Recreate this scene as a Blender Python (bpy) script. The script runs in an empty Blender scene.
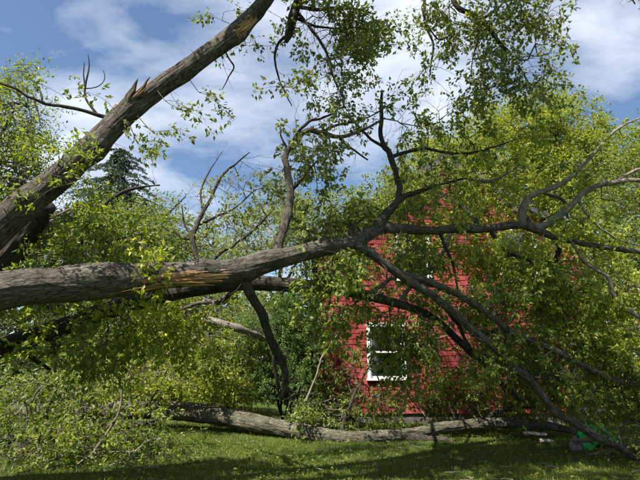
import bpy, math, random
import numpy as np
from mathutils import Vector, Matrix

# ------------------------------------------------------------------ camera, sky, sun, exposure
scene = bpy.context.scene
PITCH = math.radians(14.4)
CAM_H = 1.6
FPX = 480.0                                   # focal length in photo pixels (640 wide)
cam_d = bpy.data.cameras.new('camera'); cam = bpy.data.objects.new('camera', cam_d)
scene.collection.objects.link(cam)
cam.location = (0, 0, CAM_H); cam.rotation_euler = (math.pi/2 + PITCH, 0, 0)
cam_d.sensor_width = 36.0; cam_d.lens = 36.0*FPX/640.0; cam_d.clip_end = 2000; cam_d.clip_start = 0.05
scene.camera = cam

SUN = Vector((-0.48, -0.53, 1.16)).normalized()       # towards the sun: high, behind the camera on the left
world = bpy.data.worlds.new('World'); scene.world = world; world.use_nodes = True
def build_world():
    nt = world.node_tree; N = nt.nodes; L = nt.links
    N.clear()
    out = N.new('ShaderNodeOutputWorld'); bg = N.new('ShaderNodeBackground')
    sky = N.new('ShaderNodeTexSky'); sky.sky_type = 'NISHITA'; sky.sun_disc = False
    sky.sun_elevation = math.asin(SUN.z); sky.sun_rotation = math.atan2(SUN.x, SUN.y)
    sky.altitude = 100; sky.air_density = 1.0; sky.dust_density = 0.6; sky.ozone_density = 1.5
    tc = N.new('ShaderNodeTexCoord')
    # the direction is projected on a flat cloud deck
    sep = N.new('ShaderNodeSeparateXYZ'); L.new(tc.outputs['Generated'], sep.inputs[0])
    zz = N.new('ShaderNodeMath'); zz.operation = 'MAXIMUM'; zz.inputs[1].default_value = 0.0; L.new(sep.outputs['Z'], zz.inputs[0])
    za = N.new('ShaderNodeMath'); za.operation = 'ADD'; za.inputs[1].default_value = 0.22; L.new(zz.outputs[0], za.inputs[0])
    dx = N.new('ShaderNodeMath'); dx.operation = 'DIVIDE'; L.new(sep.outputs['X'], dx.inputs[0]); L.new(za.outputs[0], dx.inputs[1])
    dy = N.new('ShaderNodeMath'); dy.operation = 'DIVIDE'; L.new(sep.outputs['Y'], dy.inputs[0]); L.new(za.outputs[0], dy.inputs[1])
    cb = N.new('ShaderNodeCombineXYZ'); L.new(dx.outputs[0], cb.inputs[0]); L.new(dy.outputs[0], cb.inputs[1]); cb.inputs[2].default_value = 3.7
    mp = N.new('ShaderNodeMapping'); mp.inputs['Rotation'].default_value = (0, 0, 0.5); mp.inputs['Scale'].default_value = (1.0, 1.5, 1.0)
    L.new(cb.outputs[0], mp.inputs[0])
    n1 = N.new('ShaderNodeTexNoise'); n1.inputs['Scale'].default_value = 1.15; n1.inputs['Detail'].default_value = 9
    n1.inputs['Roughness'].default_value = 0.55; n1.inputs['Distortion'].default_value = 0.25
    L.new(mp.outputs[0], n1.inputs[0])
    n2 = N.new('ShaderNodeTexNoise'); n2.inputs['Scale'].default_value = 4.5; n2.inputs['Detail'].default_value = 8
    n2.inputs['Roughness'].default_value = 0.6; n2.inputs['Distortion'].default_value = 0.3
    L.new(mp.outputs[0], n2.inputs[0])
    a = N.new('ShaderNodeMath'); a.operation = 'MULTIPLY'; a.inputs[1].default_value = 0.35; L.new(n2.outputs['Fac'], a.inputs[0])
    b = N.new('ShaderNodeMath'); b.operation = 'ADD'; L.new(n1.outputs['Fac'], b.inputs[0]); L.new(a.outputs[0], b.inputs[1])
    rp = N.new('ShaderNodeValToRGB'); rp.color_ramp.elements[0].position = 0.60; rp.color_ramp.elements[0].color = (.02, .02, .02, 1)
    rp.color_ramp.elements[1].position = 0.90; rp.color_ramp.elements[1].color = (.86, .86, .86, 1)
    L.new(b.outputs[0], rp.inputs[0])
    mx = N.new('ShaderNodeMix'); mx.data_type = 'RGBA'
    L.new(rp.outputs['Color'], mx.inputs['Factor']); hs = N.new('ShaderNodeHueSaturation'); hs.inputs['Saturation'].default_value = 1.1; L.new(sky.outputs['Color'], hs.inputs['Color']); L.new(hs.outputs[0], mx.inputs['A'])
    mx.inputs['B'].default_value = (6.9, 7.35, 8.1, 1)
    L.new(mx.outputs['Result'], bg.inputs['Color']); bg.inputs['Strength'].default_value = 0.061
    L.new(bg.outputs[0], out.inputs[0])
build_world()
sl = bpy.data.lights.new('sun', 'SUN'); sl.energy = 5.0; sl.angle = math.radians(0.53); sl.color = (1.0, 0.95, 0.86)
so = bpy.data.objects.new('sun', sl); scene.collection.objects.link(so)
so.rotation_euler = (-SUN).to_track_quat('-Z', 'Y').to_euler(); so.location = (-6, -6, 20)
scene.view_settings.view_transform = 'Standard'; scene.view_settings.look = 'None'
scene.view_settings.exposure = 1.42; scene.view_settings.gamma = 1.0; scene.view_settings.use_curve_mapping = False
scene.cycles.max_bounces = 9; scene.cycles.diffuse_bounces = 6; scene.cycles.glossy_bounces = 2
scene.cycles.transmission_bounces = 6; scene.cycles.use_denoising = True; scene.cycles.caustics_reflective = False

# ------------------------------------------------------------------ small helpers
C = scene.collection
rng = np.random.default_rng(11)
FWD = np.array([0, math.cos(PITCH), math.sin(PITCH)]); UP = np.array([0, -math.sin(PITCH), math.cos(PITCH)]); RT = np.array([1., 0, 0])
CAMP = np.array([0, 0, CAM_H])
def P(px, py, Y):
    """photo pixel -> point at the distance Y in front of the camera"""
    d = FWD + RT*(px-320)/FPX + UP*(240-py)/FPX
    return CAMP + d*(Y/d[1])
def project(p):
    v = np.asarray(p) - CAMP; z = v @ FWD
    return 320 + FPX*(v @ RT)/z, 240 - FPX*(v @ UP)/z
def ground_z(x, y):
    x = np.asarray(x, float); y = np.asarray(y, float)
    return 0.05*np.clip(-x-0.5, 0, 12)*np.clip((y-6)/6, 0, 1) + 0.03*np.sin(x*0.7+1.0)*np.sin(y*0.6)

def hash3(i, j, k, seed=0):
    h = (i*374761393 + j*668265263 + k*2147483647 + seed*974711) & 0xffffffff
    h = ((h ^ (h >> 13))*1274126177) & 0xffffffff
    return ((h ^ (h >> 16)) & 0xffff)/65535.0
def vnoise(p, seed=0):
    p = np.asarray(p, float); f = np.floor(p); t = p-f; t = t*t*(3-2*t); f = f.astype(np.int64)
    r = 0
    for a in (0, 1):
        for b in (0, 1):
            for c in (0, 1):
                w = (t[:, 0] if a else 1-t[:, 0])*(t[:, 1] if b else 1-t[:, 1])*(t[:, 2] if c else 1-t[:, 2])
                r = r + w*hash3(f[:, 0]+a, f[:, 1]+b, f[:, 2]+c, seed)
    return r

def link(o, parent=None):
    C.objects.link(o)
    if parent is not None: o.parent = parent
    return o
def tag(o, label=None, cat=None, group=None, kind=None):
    if label: o['label'] = label
    if cat: o['category'] = cat
    if group: o['group'] = group
    if kind: o['kind'] = kind
    return o
def thing(name, label, cat, group=None):
    o = bpy.data.objects.new(name, None); o.empty_display_size = 0.2
    C.objects.link(o)
    return tag(o, label, cat, group)
def np_mesh(name, V, F, mats, attrs=None, smooth=True, mat_idx=None):
    """F: (n,3) or (n,4) array, or a list of such arrays"""
    me = bpy.data.meshes.new(name)
    Fs = F if isinstance(F, list) else [F]
    Fs = [np.asarray(f, np.int32) for f in Fs if len(f)]
    V = np.asarray(V, np.float32)
    me.vertices.add(len(V)); me.vertices.foreach_set('co', V.ravel())
    loops = np.concatenate([f.ravel() for f in Fs]); tot = np.concatenate([np.full(len(f), f.shape[1], np.int32) for f in Fs])
    start = np.concatenate([[0], np.cumsum(tot)[:-1]]).astype(np.int32)
    me.loops.add(len(loops)); me.loops.foreach_set('vertex_index', loops)
    me.polygons.add(len(tot)); me.polygons.foreach_set('loop_start', start); me.polygons.foreach_set('loop_total', tot)
    me.polygons.foreach_set('use_smooth', np.full(len(tot), smooth))
    if mat_idx is not None: me.polygons.foreach_set('material_index', np.asarray(mat_idx, np.int32))
    for m in (mats if isinstance(mats, (list, tuple)) else [mats]): me.materials.append(m)
    for k, v in (attrs or {}).items():
        v = np.asarray(v, np.float32)
        if v.ndim == 1:
            at = me.attributes.new(k, 'FLOAT', 'POINT'); at.data.foreach_set('value', v)
        else:
            at = me.attributes.new(k, 'FLOAT_VECTOR', 'POINT'); at.data.foreach_set('vector', v.ravel())
    me.update(calc_edges=True)
    return me
def mobj(name, V, F, mats, parent=None, **kw):
    return link(bpy.data.objects.new(name, np_mesh(name, V, F, mats, **kw)), parent)
BOXF = np.array([[0, 3, 2, 1], [4, 5, 6, 7], [0, 1, 5, 4], [1, 2, 6, 5], [2, 3, 7, 6], [3, 0, 4, 7]])
def boxv(x0, x1, y0, y1, z0, z1):
    return np.array([[x0, y0, z0], [x1, y0, z0], [x1, y1, z0], [x0, y1, z0], [x0, y0, z1], [x1, y0, z1], [x1, y1, z1], [x0, y1, z1]], float)
def boxes(lst):
    V = np.concatenate([boxv(*b) for b in lst]); F = np.concatenate([BOXF+8*i for i in range(len(lst))])
    return V, F

# ------------------------------------------------------------------ materials
class MT:
    def __init__(s, name):
        s.m = bpy.data.materials.new(name); s.m.use_nodes = True; s.nt = s.m.node_tree; s.N = s.nt.nodes; s.L = s.nt.links
        s.N.clear(); s.out = s.N.new('ShaderNodeOutputMaterial')
    def n(s, t, **kw):
        o = s.N.new(t)
        for k, v in kw.items():
            if k.startswith('_'): setattr(o, k[1:], v)
            else: o.inputs[k].default_value = v
        return o
    def l(s, a, b): s.L.new(a, b)
    def attr(s, name):
        a = s.N.new('ShaderNodeAttribute'); a.attribute_name = name; return a
    def ramp(s, src, stops):
        r = s.N.new('ShaderNodeValToRGB'); e = r.color_ramp.elements
        while len(e) < len(stops): e.new(0.5)
        for i, (p, c) in enumerate(stops):
            e[i].position = p; e[i].color = (*c, 1)
        s.l(src, r.inputs[0]); return r.outputs['Color']
    def mix(s, fac, a, b, mode='MIX'):
        m = s.N.new('ShaderNodeMix'); m.data_type = 'RGBA'; m.blend_type = mode
        for v, i in ((fac, 'Factor'), (a, 'A'), (b, 'B')):
            if hasattr(v, 'is_output'): s.l(v, m.inputs[i])
            else: m.inputs[i].default_value = v if i == 'Factor' else (*v, 1)
        return m.outputs['Result']
    def noise(s, vec, scale, detail=5, rough=0.55, dist=0.0):
        t = s.n('ShaderNodeTexNoise', Scale=scale, Detail=detail, Roughness=rough, Distortion=dist)
        if vec is not None: s.l(vec, t.inputs['Vector'])
        return t.outputs['Fac']

def leaf_material(name, dark, mid, bright, back, trans=0.38, rough=0.5):
    t = MT(name); a = t.attr('rnd')
    col = t.ramp(a.outputs['Fac'], [(0.0, dark), (0.45, mid), (0.85, bright), (1.0, tuple(min(1, c*1.25) for c in bright))])
    geo = t.N.new('ShaderNodeNewGeometry')
    col2 = t.mix(geo.outputs['Backfacing'], col, t.mix(0.6, col, back))
    pb = t.n('ShaderNodeBsdfPrincipled', Roughness=rough); pb.inputs['Specular IOR Level'].default_value = 0.3
    t.l(col2, pb.inputs['Base Color'])
    tr = t.n('ShaderNodeBsdfTranslucent'); tc = t.mix(1.0, col, (1.2, 1.2, 0.45), 'MULTIPLY'); t.l(tc, tr.inputs['Color'])
    mx = t.n('ShaderNodeMixShader', Fac=trans); t.l(pb.outputs[0], mx.inputs[1]); t.l(tr.outputs[0], mx.inputs[2])
    t.l(mx.outputs[0], t.out.inputs[0])
    return t.m
def bark_material(name, dark, mid, light, scale=1.0, bump=0.6):
    t = MT(name); a = t.attr('bk')
    mp = t.n('ShaderNodeMapping'); mp.inputs['Scale'].default_value = (1, 1, 0.27); t.l(a.outputs['Vector'], mp.inputs[0])
    g1 = t.noise(mp.outputs[0], 19*scale, 7, 0.66, 0.45)
    sb = t.n('ShaderNodeMath', _operation='SUBTRACT'); t.l(g1, sb.inputs[0]); sb.inputs[1].default_value = 0.5
    ab = t.n('ShaderNodeMath', _operation='ABSOLUTE'); t.l(sb.outputs[0], ab.inputs[0])
    f1 = ab.outputs[0]
    f2 = t.noise(a.outputs['Vector'], 3.1*scale, 6, 0.65)
    f3 = t.noise(a.outputs['Vector'], 60*scale, 4, 0.6)
    nv = t.n('ShaderNodeTexNoise', Scale=9*scale, Detail=4); t.l(mp.outputs[0], nv.inputs['Vector'])
    wv = t.n('ShaderNodeVectorMath', _operation='MULTIPLY_ADD'); t.l(nv.outputs['Color'], wv.inputs[0]); wv.inputs[1].default_value = (.05, .05, .05); t.l(mp.outputs[0], wv.inputs[2])
    vo = t.n('ShaderNodeTexVoronoi', Scale=24*scale); vo.feature = 'DISTANCE_TO_EDGE'; t.l(wv.outputs[0], vo.inputs['Vector'])
    crack = t.n('ShaderNodeMapRange'); t.l(vo.outputs['Distance'], crack.inputs['Value']); crack.inputs['From Max'].default_value = 0.10
    mn = t.n('ShaderNodeMath', _operation='MULTIPLY_ADD'); t.l(crack.outputs[0], mn.inputs[0]); mn.inputs[1].default_value = 0.09; t.l(f1, mn.inputs[2]); f1 = mn.outputs[0]
    col = t.ramp(f1, [(0.02, dark), (0.11, mid), (0.25, light)])
    col = t.mix(0.8, col, t.ramp(f2, [(0.30, (0.30, 0.28, 0.25)), (0.50, (0.70, 0.69, 0.67)), (0.70, (1.0, 1.0, 0.97))]), 'MULTIPLY')
    col = t.mix(0.5, col, t.ramp(f3, [(0.3, (0.45, 0.44, 0.43)), (0.65, (1.0, 1.0, 1.0))]), 'MULTIPLY')
    f4 = t.noise(a.outputs['Vector'], 5.0*scale, 5, 0.7)
    moss = t.ramp(f4, [(0.60, (0, 0, 0)), (0.72, (1, 1, 1))])
    col = t.mix(moss, col, t.mix(0.6, col, (0.17, 0.19, 0.12)))
    pb = t.n('ShaderNodeBsdfPrincipled', Roughness=0.92); pb.inputs['Specular IOR Level'].default_value = 0.15
    t.l(col, pb.inputs['Base Color'])
    ad = t.n('ShaderNodeMath', _operation='MULTIPLY_ADD'); t.l(f3, ad.inputs[0]); ad.inputs[1].default_value = 0.12; t.l(f1, ad.inputs[2])
    bp = t.n('ShaderNodeBump', Strength=bump, Distance=0.12); t.l(ad.outputs[0], bp.inputs['Height']); t.l(bp.outputs[0], pb.inputs['Normal'])
    t.l(pb.outputs[0], t.out.inputs[0]); return t.m
def wood_material(name):
    t = MT(name); a = t.attr('bk')
    mp = t.n('ShaderNodeMapping'); mp.inputs['Scale'].default_value = (1, 1, 0.08); t.l(a.outputs['Vector'], mp.inputs[0])
    f = t.noise(mp.outputs[0], 55, 6, 0.6, 0.3)
    oi = t.N.new('ShaderNodeObjectInfo')
    col = t.ramp(f, [(0.28, (0.11, 0.052, 0.024)), (0.48, (0.44, 0.25, 0.12)), (0.68, (0.68, 0.46, 0.27))])
    col = t.mix(0.75, col, t.ramp(oi.outputs['Random'], [(0.0, (0.25, 0.20, 0.17)), (0.5, (0.7, 0.62, 0.55)), (1.0, (1, 1, 1))]), 'MULTIPLY')
    pb = t.n('ShaderNodeBsdfPrincipled', Roughness=0.8); t.l(col, pb.inputs['Base Color'])
    bp = t.n('ShaderNodeBump', Strength=0.7, Distance=0.02); t.l(f, bp.inputs['Height']); t.l(bp.outputs[0], pb.inputs['Normal'])
    t.l(pb.outputs[0], t.out.inputs[0]); return t.m
def plain(name, col, rough=0.7, var=0.25, scale=8.0, bump=0.15, spec=0.4):
    t = MT(name); tc = t.N.new('ShaderNodeTexCoord')
    f = t.noise(tc.outputs['Object'], scale, 6, 0.6)
    c = t.ramp(f, [(0.3, tuple(x*(1-var) for x in col)), (0.7, tuple(min(1, x*(1+var)) for x in col))])
    pb = t.n('ShaderNodeBsdfPrincipled', Roughness=rough); pb.inputs['Specular IOR Level'].default_value = spec
    t.l(c, pb.inputs['Base Color'])
    bp = t.n('ShaderNodeBump', Strength=bump, Distance=0.01); t.l(f, bp.inputs['Height']); t.l(bp.outputs[0], pb.inputs['Normal'])
    t.l(pb.outputs[0], t.out.inputs[0]); return t.m
def shingle_material():
    t = MT('red_shingle'); oi = t.N.new('ShaderNodeObjectInfo'); g = t.N.new('ShaderNodeNewGeometry'); tc = t.N.new('ShaderNodeTexCoord')
    ad = t.n('ShaderNodeMath', _operation='ADD'); t.l(oi.outputs['Random'], ad.inputs[0]); t.l(g.outputs['Random Per Island'], ad.inputs[1])
    fr = t.n('ShaderNodeMath', _operation='FRACT'); t.l(ad.outputs[0], fr.inputs[0])
    col = t.ramp(fr.outputs[0], [(0.0, (0.17, 0.022, 0.022)), (0.5, (0.25, 0.036, 0.036)), (1.0, (0.34, 0.066, 0.063))])
    mp = t.n('ShaderNodeMapping'); mp.inputs['Scale'].default_value = (1, 1, 0.1); t.l(g.outputs['Position'], mp.inputs[0])
    f = t.noise(mp.outputs[0], 70, 5, 0.6)
    col = t.mix(0.45, col, t.ramp(f, [(0.3, (0.6, 0.55, 0.55)), (0.6, (1, 1, 1))]), 'MULTIPLY')
    f2 = t.noise(g.outputs['Position'], 1.3, 5, 0.6)
    col = t.mix(0.7, col, t.ramp(f2, [(0.3, (0.55, 0.5, 0.5)), (0.5, (0.9, 0.88, 0.88)), (0.7, (1.15, 1.2, 1.2))]), 'MULTIPLY')
    pb = t.n('ShaderNodeBsdfPrincipled', Roughness=0.75); pb.inputs['Specular IOR Level'].default_value = 0.25; t.l(col, pb.inputs['Base Color'])
    bp = t.n('ShaderNodeBump', Strength=0.4, Distance=0.006); t.l(f, bp.inputs['Height']); t.l(bp.outputs[0], pb.inputs['Normal'])
    t.l(pb.outputs[0], t.out.inputs[0]); return t.m
def ground_material():
    t = MT('lawn_soil_and_grass'); g = t.N.new('ShaderNodeNewGeometry')
    f1 = t.noise(g.outputs['Position'], 0.9, 6, 0.6); f2 = t.noise(g.outputs['Position'], 38, 6, 0.7)
    c1 = t.ramp(f2, [(0.3, (0.018, 0.028, 0.008)), (0.5, (0.045, 0.085, 0.014)), (0.72, (0.085, 0.14, 0.025))])
    c2 = t.ramp(f2, [(0.3, (0.03, 0.03, 0.012)), (0.6, (0.08, 0.10, 0.025)), (0.75, (0.12, 0.13, 0.05))])
    col = t.mix(t.ramp(f1, [(0.42, (0, 0, 0)), (0.68, (1, 1, 1))]), c1, c2)
    pb = t.n('ShaderNodeBsdfPrincipled', Roughness=0.95); pb.inputs['Specular IOR Level'].default_value = 0.1; t.l(col, pb.inputs['Base Color'])
    bp = t.n('ShaderNodeBump', Strength=1.0, Distance=0.04); t.l(f2, bp.inputs['Height']); t.l(bp.outputs[0], pb.inputs['Normal'])
    t.l(pb.outputs[0], t.out.inputs[0]); return t.m
def glass_material():
    t = MT('window_glass')
    gl = t.n('ShaderNodeBsdfGlossy', Roughness=0.03, Color=(0.9, 0.95, 1, 1)); tr = t.n('ShaderNodeBsdfTransparent', Color=(0.75, 0.8, 0.8, 1))
    lw = t.n('ShaderNodeFresnel', IOR=1.7)
    ad = t.n('ShaderNodeMath', _operation='ADD'); t.l(lw.outputs[0], ad.inputs[0]); ad.inputs[1].default_value = 0.06
    mx = t.n('ShaderNodeMixShader'); t.l(ad.outputs[0], mx.inputs[0]); t.l(tr.outputs[0], mx.inputs[1]); t.l(gl.outputs[0], mx.inputs[2])
    t.l(mx.outputs[0], t.out.inputs[0]); return t.m
M = {}
M['leaf'] = leaf_material('leaf_fresh', (0.052, 0.088, 0.010), (0.155, 0.205, 0.022), (0.325, 0.365, 0.040), (0.20, 0.235, 0.09), 0.5)
M['leaf_yellow'] = leaf_material('leaf_yellow_green', (0.095, 0.135, 0.010), (0.250, 0.295, 0.024), (0.46, 0.475, 0.045), (0.265, 0.29, 0.08), 0.5)
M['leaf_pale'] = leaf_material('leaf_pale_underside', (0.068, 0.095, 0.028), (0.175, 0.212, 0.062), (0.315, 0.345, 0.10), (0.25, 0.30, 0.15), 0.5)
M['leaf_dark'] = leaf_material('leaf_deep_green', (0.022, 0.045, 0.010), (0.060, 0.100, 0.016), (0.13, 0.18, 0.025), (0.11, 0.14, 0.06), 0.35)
M['leaf_ever'] = leaf_material('leaf_evergreen', (0.020, 0.050, 0.007), (0.080, 0.145, 0.013), (0.19, 0.27, 0.025), (0.08, 0.14, 0.05), 0.25)
M['needle'] = leaf_material('spruce_needle', (0.022, 0.040, 0.024), (0.048, 0.078, 0.044), (0.090, 0.125, 0.068), (0.06, 0.09, 0.05), 0.2)
M['grass'] = leaf_material('grass_blade', (0.042, 0.062, 0.008), (0.105, 0.138, 0.014), (0.235, 0.24, 0.030), (0.11, 0.145, 0.03), 0.35)
M['bark'] = bark_material('bark_grey', (0.030, 0.025, 0.020), (0.115, 0.100, 0.080), (0.235, 0.215, 0.180))
M['bark_dark'] = bark_material('bark_dark', (0.020, 0.017, 0.013), (0.070, 0.061, 0.048), (0.140, 0.125, 0.102))
M['bark_pale'] = bark_material('bark_pale', (0.10, 0.085, 0.065), (0.24, 0.21, 0.165), (0.42, 0.38, 0.31), 1.6, 0.4)
M['bark_moss'] = bark_material('bark_mossy', (0.035, 0.032, 0.022), (0.13, 0.122, 0.088), (0.25, 0.24, 0.18))
M['twig'] = plain('twig_bark', (0.10, 0.085, 0.062), 0.9)
M['twig_pale'] = plain('twig_pale', (0.27, 0.24, 0.19), 0.9)
M['wood'] = wood_material('torn_wood')
M['wood_grey'] = bark_material('weathered_wood', (0.07, 0.045, 0.03), (0.20, 0.14, 0.10), (0.36, 0.27, 0.20), 1.6)
M['shingle'] = shingle_material()
M['ground'] = ground_material()
M['glass'] = glass_material()
M['white'] = plain('white_paint', (0.60, 0.60, 0.58), 0.55, 0.14, 14, 0.1)
M['sheath'] = plain('dark_sheathing', (0.10, 0.02, 0.02), 0.9)
M['roof'] = plain('asphalt_roof', (0.07, 0.068, 0.066), 0.95, 0.3, 40, 0.4)
M['concrete'] = plain('foundation_concrete', (0.085, 0.075, 0.068), 0.9, 0.3, 12, 0.3)
M['curtain'] = plain('curtain_cloth', (0.62, 0.62, 0.60), 0.9, 0.06)
M['tarp'] = plain('green_plastic', (0.015, 0.50, 0.10), 0.4, 0.3, 6, 0.2)
M['stone'] = plain('grey_stone', (0.17, 0.15, 0.155), 0.9, 0.5, 22, 1.0)
M['strip'] = plain('pale_strip', (0.36, 0.31, 0.25), 0.85, 0.25, 9, 0.25)
M['dark'] = plain('interior_wall', (0.12, 0.11, 0.10), 0.9)

# ------------------------------------------------------------------ limbs
def smooth_path(pts, step):
    pts = np.asarray(pts, float)                     # x y z r
    Q = np.vstack([2*pts[0]-pts[1], pts, 2*pts[-1]-pts[-2]])
    out = []
    for i in range(1, len(Q)-2):
        a, b, c, d = Q[i-1], Q[i], Q[i+1], Q[i+2]
        n = max(2, int(np.linalg.norm(c[:3]-b[:3])/step))
        t = np.linspace(0, 1, n, endpoint=False)[:, None]
        out.append(0.5*((2*b) + (-a+c)*t + (2*a-5*b+4*c-d)*t*t + (-a+3*b-3*c+d)*t**3))
    out.append(Q[-2][None]); r = np.vstack(out); r[:, 3] = np.maximum(r[:, 3], 0.0025)
    return r
def frames(path):
    p = path[:, :3]; T = np.gradient(p, axis=0); T /= np.linalg.norm(T, axis=1)[:, None]+1e-9
    ref = np.array([0, 0, 1.]) if abs(T[0][2]) < 0.9 else np.array([1., 0, 0])
    A = np.cross(T[0], ref); A /= np.linalg.norm(A); As = [A]
    for i in range(1, len(p)):
        A = A - T[i]*np.dot(A, T[i]); A /= np.linalg.norm(A)+1e-9; As.append(A)
    A = np.array(As); return T, A, np.cross(T, A)
def tube(path, sides, rough=0.06, seed=0, scar=None, lumps=None):
    """scar(s, direction) -> 0..1 where the bark is torn away"""
    T, A, B = frames(path); n = len(path)
    s = np.concatenate([[0], np.cumsum(np.linalg.norm(np.diff(path[:, :3], axis=0), axis=1))])
    th = np.linspace(0, 2*np.pi, sides, endpoint=False)
    D = A[:, None, :]*np.cos(th)[None, :, None] + B[:, None, :]*np.sin(th)[None, :, None]
    r = np.repeat(path[:, 3:4], sides, 1)
    S = np.repeat(s[:, None], sides, 1)
    k = np.maximum(r, 0.02)
    cyl = np.stack([np.cos(th)[None]*k, np.sin(th)[None]*k, S], -1)
    q = cyl.reshape(-1, 3)
    low = vnoise(q*np.array([4.5, 4.5, 1.6])+seed*7.3, seed)-0.5
    ridge = np.abs(vnoise(q*np.array([26, 26, 3.2])+seed*3.1, seed+5)-0.5)*2
    fine = vnoise(q*np.array([55, 55, 9]), seed+9)-0.5
    disp = (rough*2.2*low.reshape(n, sides)*r + rough*0.9*np.minimum(r, 0.3)*(ridge.reshape(n, sides)-0.4)*1.7 + rough*0.45*np.minimum(r, 0.3)*fine.reshape(n, sides))
    mi = None
    if lumps:
        for (s0, dirv, amp, wid) in lumps:
            w = np.exp(-((S-s0)/wid)**2)*np.clip(np.einsum('ijk,k->ij', D, dirv), 0, 1)
            disp = disp + amp*w
    if scar is not None:
        sc = scar(S, D); e = vnoise(q*np.array([16, 16, 5.0]), seed+3).reshape(n, sides)-0.5
        sc = np.clip((sc+e*0.55-0.45)*6, 0, 1)
        st = (vnoise(q*np.array([30, 30, 1.6]), seed+4).reshape(n, sides)-0.5)
        disp = disp*(1-sc) + sc*(-0.16*r + st*0.30*r)
        mi = ((sc[:-1]+sc[1:])/2 > 0.4).astype(np.int32).reshape(-1)
    V = path[:, None, :3] + D*(r+disp)[..., None]
    V = V.reshape(-1, 3)
    i = np.arange(n-1)[:, None]*sides; j = np.arange(sides)[None]; j2 = (j+1) % sides
    F = np.stack([i+j, i+j2, i+sides+j2, i+sides+j], -1).reshape(-1, 4)
    c0, c1 = len(V), len(V)+1
    V = np.vstack([V, path[0, :3], path[-1, :3]])
    jj = np.arange(sides)
    caps = np.vstack([np.stack([np.full(sides, c0), (jj+1) % sides, jj], -1), np.stack([np.full(sides, c1), (n-1)*sides+jj, (n-1)*sides+(jj+1) % sides], -1)])
    bk = np.vstack([q, [0, 0, 0], [0, 0, s[-1]]])
    return V, F, caps, bk, mi
SEED = [0]
class Tree:
    def __init__(s, name, label, cat='tree', group=None):
        s.root = thing(name, label, cat, group); s.nodes = []; s.wood = []
    def limb(s, name, pts, mat='bark', world=False, parent=None, rough=0.06, scar=None, lumps=None, skel=True, label=None, sides=None, reg=None):
        """pts: (px, py, Y, thickness px) or world (x, y, z, radius)"""
        SEED[0] += 1
        q = [(*P(a, b, Y), t*Y/FPX/2) for (a, b, Y, t) in pts] if not world else pts
        rmax = max(x[3] for x in q)
        path = smooth_path(q, min(0.16, max(0.035, rmax*0.24)))
        if rmax < 0.12:                                   # natural wobble of a thin limb
            w = vnoise(path[:, :3]*2.3+SEED[0], SEED[0])-0.5; w2 = vnoise(path[:, :3]*2.3+50+SEED[0], SEED[0]+1)-0.5
            env = np.sin(np.linspace(0, np.pi, len(path)))
            w3 = vnoise(path[:, :3]*7+SEED[0], SEED[0]+2)-0.5; w4 = vnoise(path[:, :3]*7+90, SEED[0]+3)-0.5
            path[:, 0] += (w*0.10+w3*.035)*env; path[:, 2] += (w2*0.10+w4*.04)*env
            path[:, 3] *= 1+.35*(vnoise(path[:, :3]*9+5, SEED[0]+4)-.5); rough = max(rough, .10)
        if s.wood and rmax < 0.14:                        # root the limb on the wood it springs from
            al = np.concatenate(s.wood); dd = np.linalg.norm(al-path[0, :3], axis=1); j = int(np.argmin(dd))
            if dd[j] < 0.40:
                ln = np.linspace(0, 1, len(path))[:, None]; path[:, :3] += (al[j]-path[0, :3])*np.clip(1-ln*2.2, 0, 1)**1.5
        s.wood.append(path[:, :3].copy())
        sd = sides or int(np.clip(rmax*230, 5, 100))
        V, F, caps, bk, mi = tube(path, sd, rough, SEED[0], scar, lumps)
        mats = [M[mat], M['wood']]
        idx = None if mi is None else np.concatenate([mi, np.zeros(len(caps), int)])
        o = mobj(name, V, [F, caps], mats, parent or s.root, attrs={'bk': bk}, mat_idx=idx)
        if label: o['label'] = label
        if skel: s.nodes.append(path[::2, :4])
        return o, path

# ------------------------------------------------------------------ leaves and twigs
LV = np.array([[0, 0, 0], [0.45, 0, -0.03], [1.0, 0, -0.20], [0.36, 0.27, 0.08], [0.36, -0.27, 0.08]])
LF = np.array([[0, 1, 3], [1, 2, 3], [0, 4, 1], [4, 2, 1]])
LV2 = np.array([[0, 0, 0], [0.42, 0.27, 0.09], [1, 0, -0.06], [0.42, -0.27, 0.09]]); LF2 = np.array([[0, 1, 2], [0, 2, 3]])
def leaf_mesh(name, pos, dirs, size, mat, parent, tone, width=1.0, far=False, up=0.7, R=None):
    R = R or rng
    n = len(pos); lv, lf = (LV2, LF2) if far else (LV, LF)
    d = dirs/(np.linalg.norm(dirs, axis=1)[:, None]+1e-9)
    nr = R.normal(size=(n, 3)); nr[:, 2] += up*2
    b = np.cross(nr, d); b /= np.linalg.norm(b, axis=1)[:, None]+1e-9
    c = np.cross(d, b)
    sz = size*R.uniform(0.5, 1.3, n)
    V = pos[:, None, :] + sz[:, None, None]*(d[:, None, :]*lv[None, :, 0:1] + b[:, None, :]*lv[None, :, 1:2]*width + c[:, None, :]*lv[None, :, 2:3])
    F = (lf[None] + (np.arange(n)*len(lv))[:, None, None]).reshape(-1, 3)
    o = mobj(name, V.reshape(-1, 3), F, M[mat], parent, attrs={'rnd': np.repeat(np.clip(tone, 0, 1), len(lv))}, smooth=False)
    o['kind'] = 'stuff'
    return o
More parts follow.
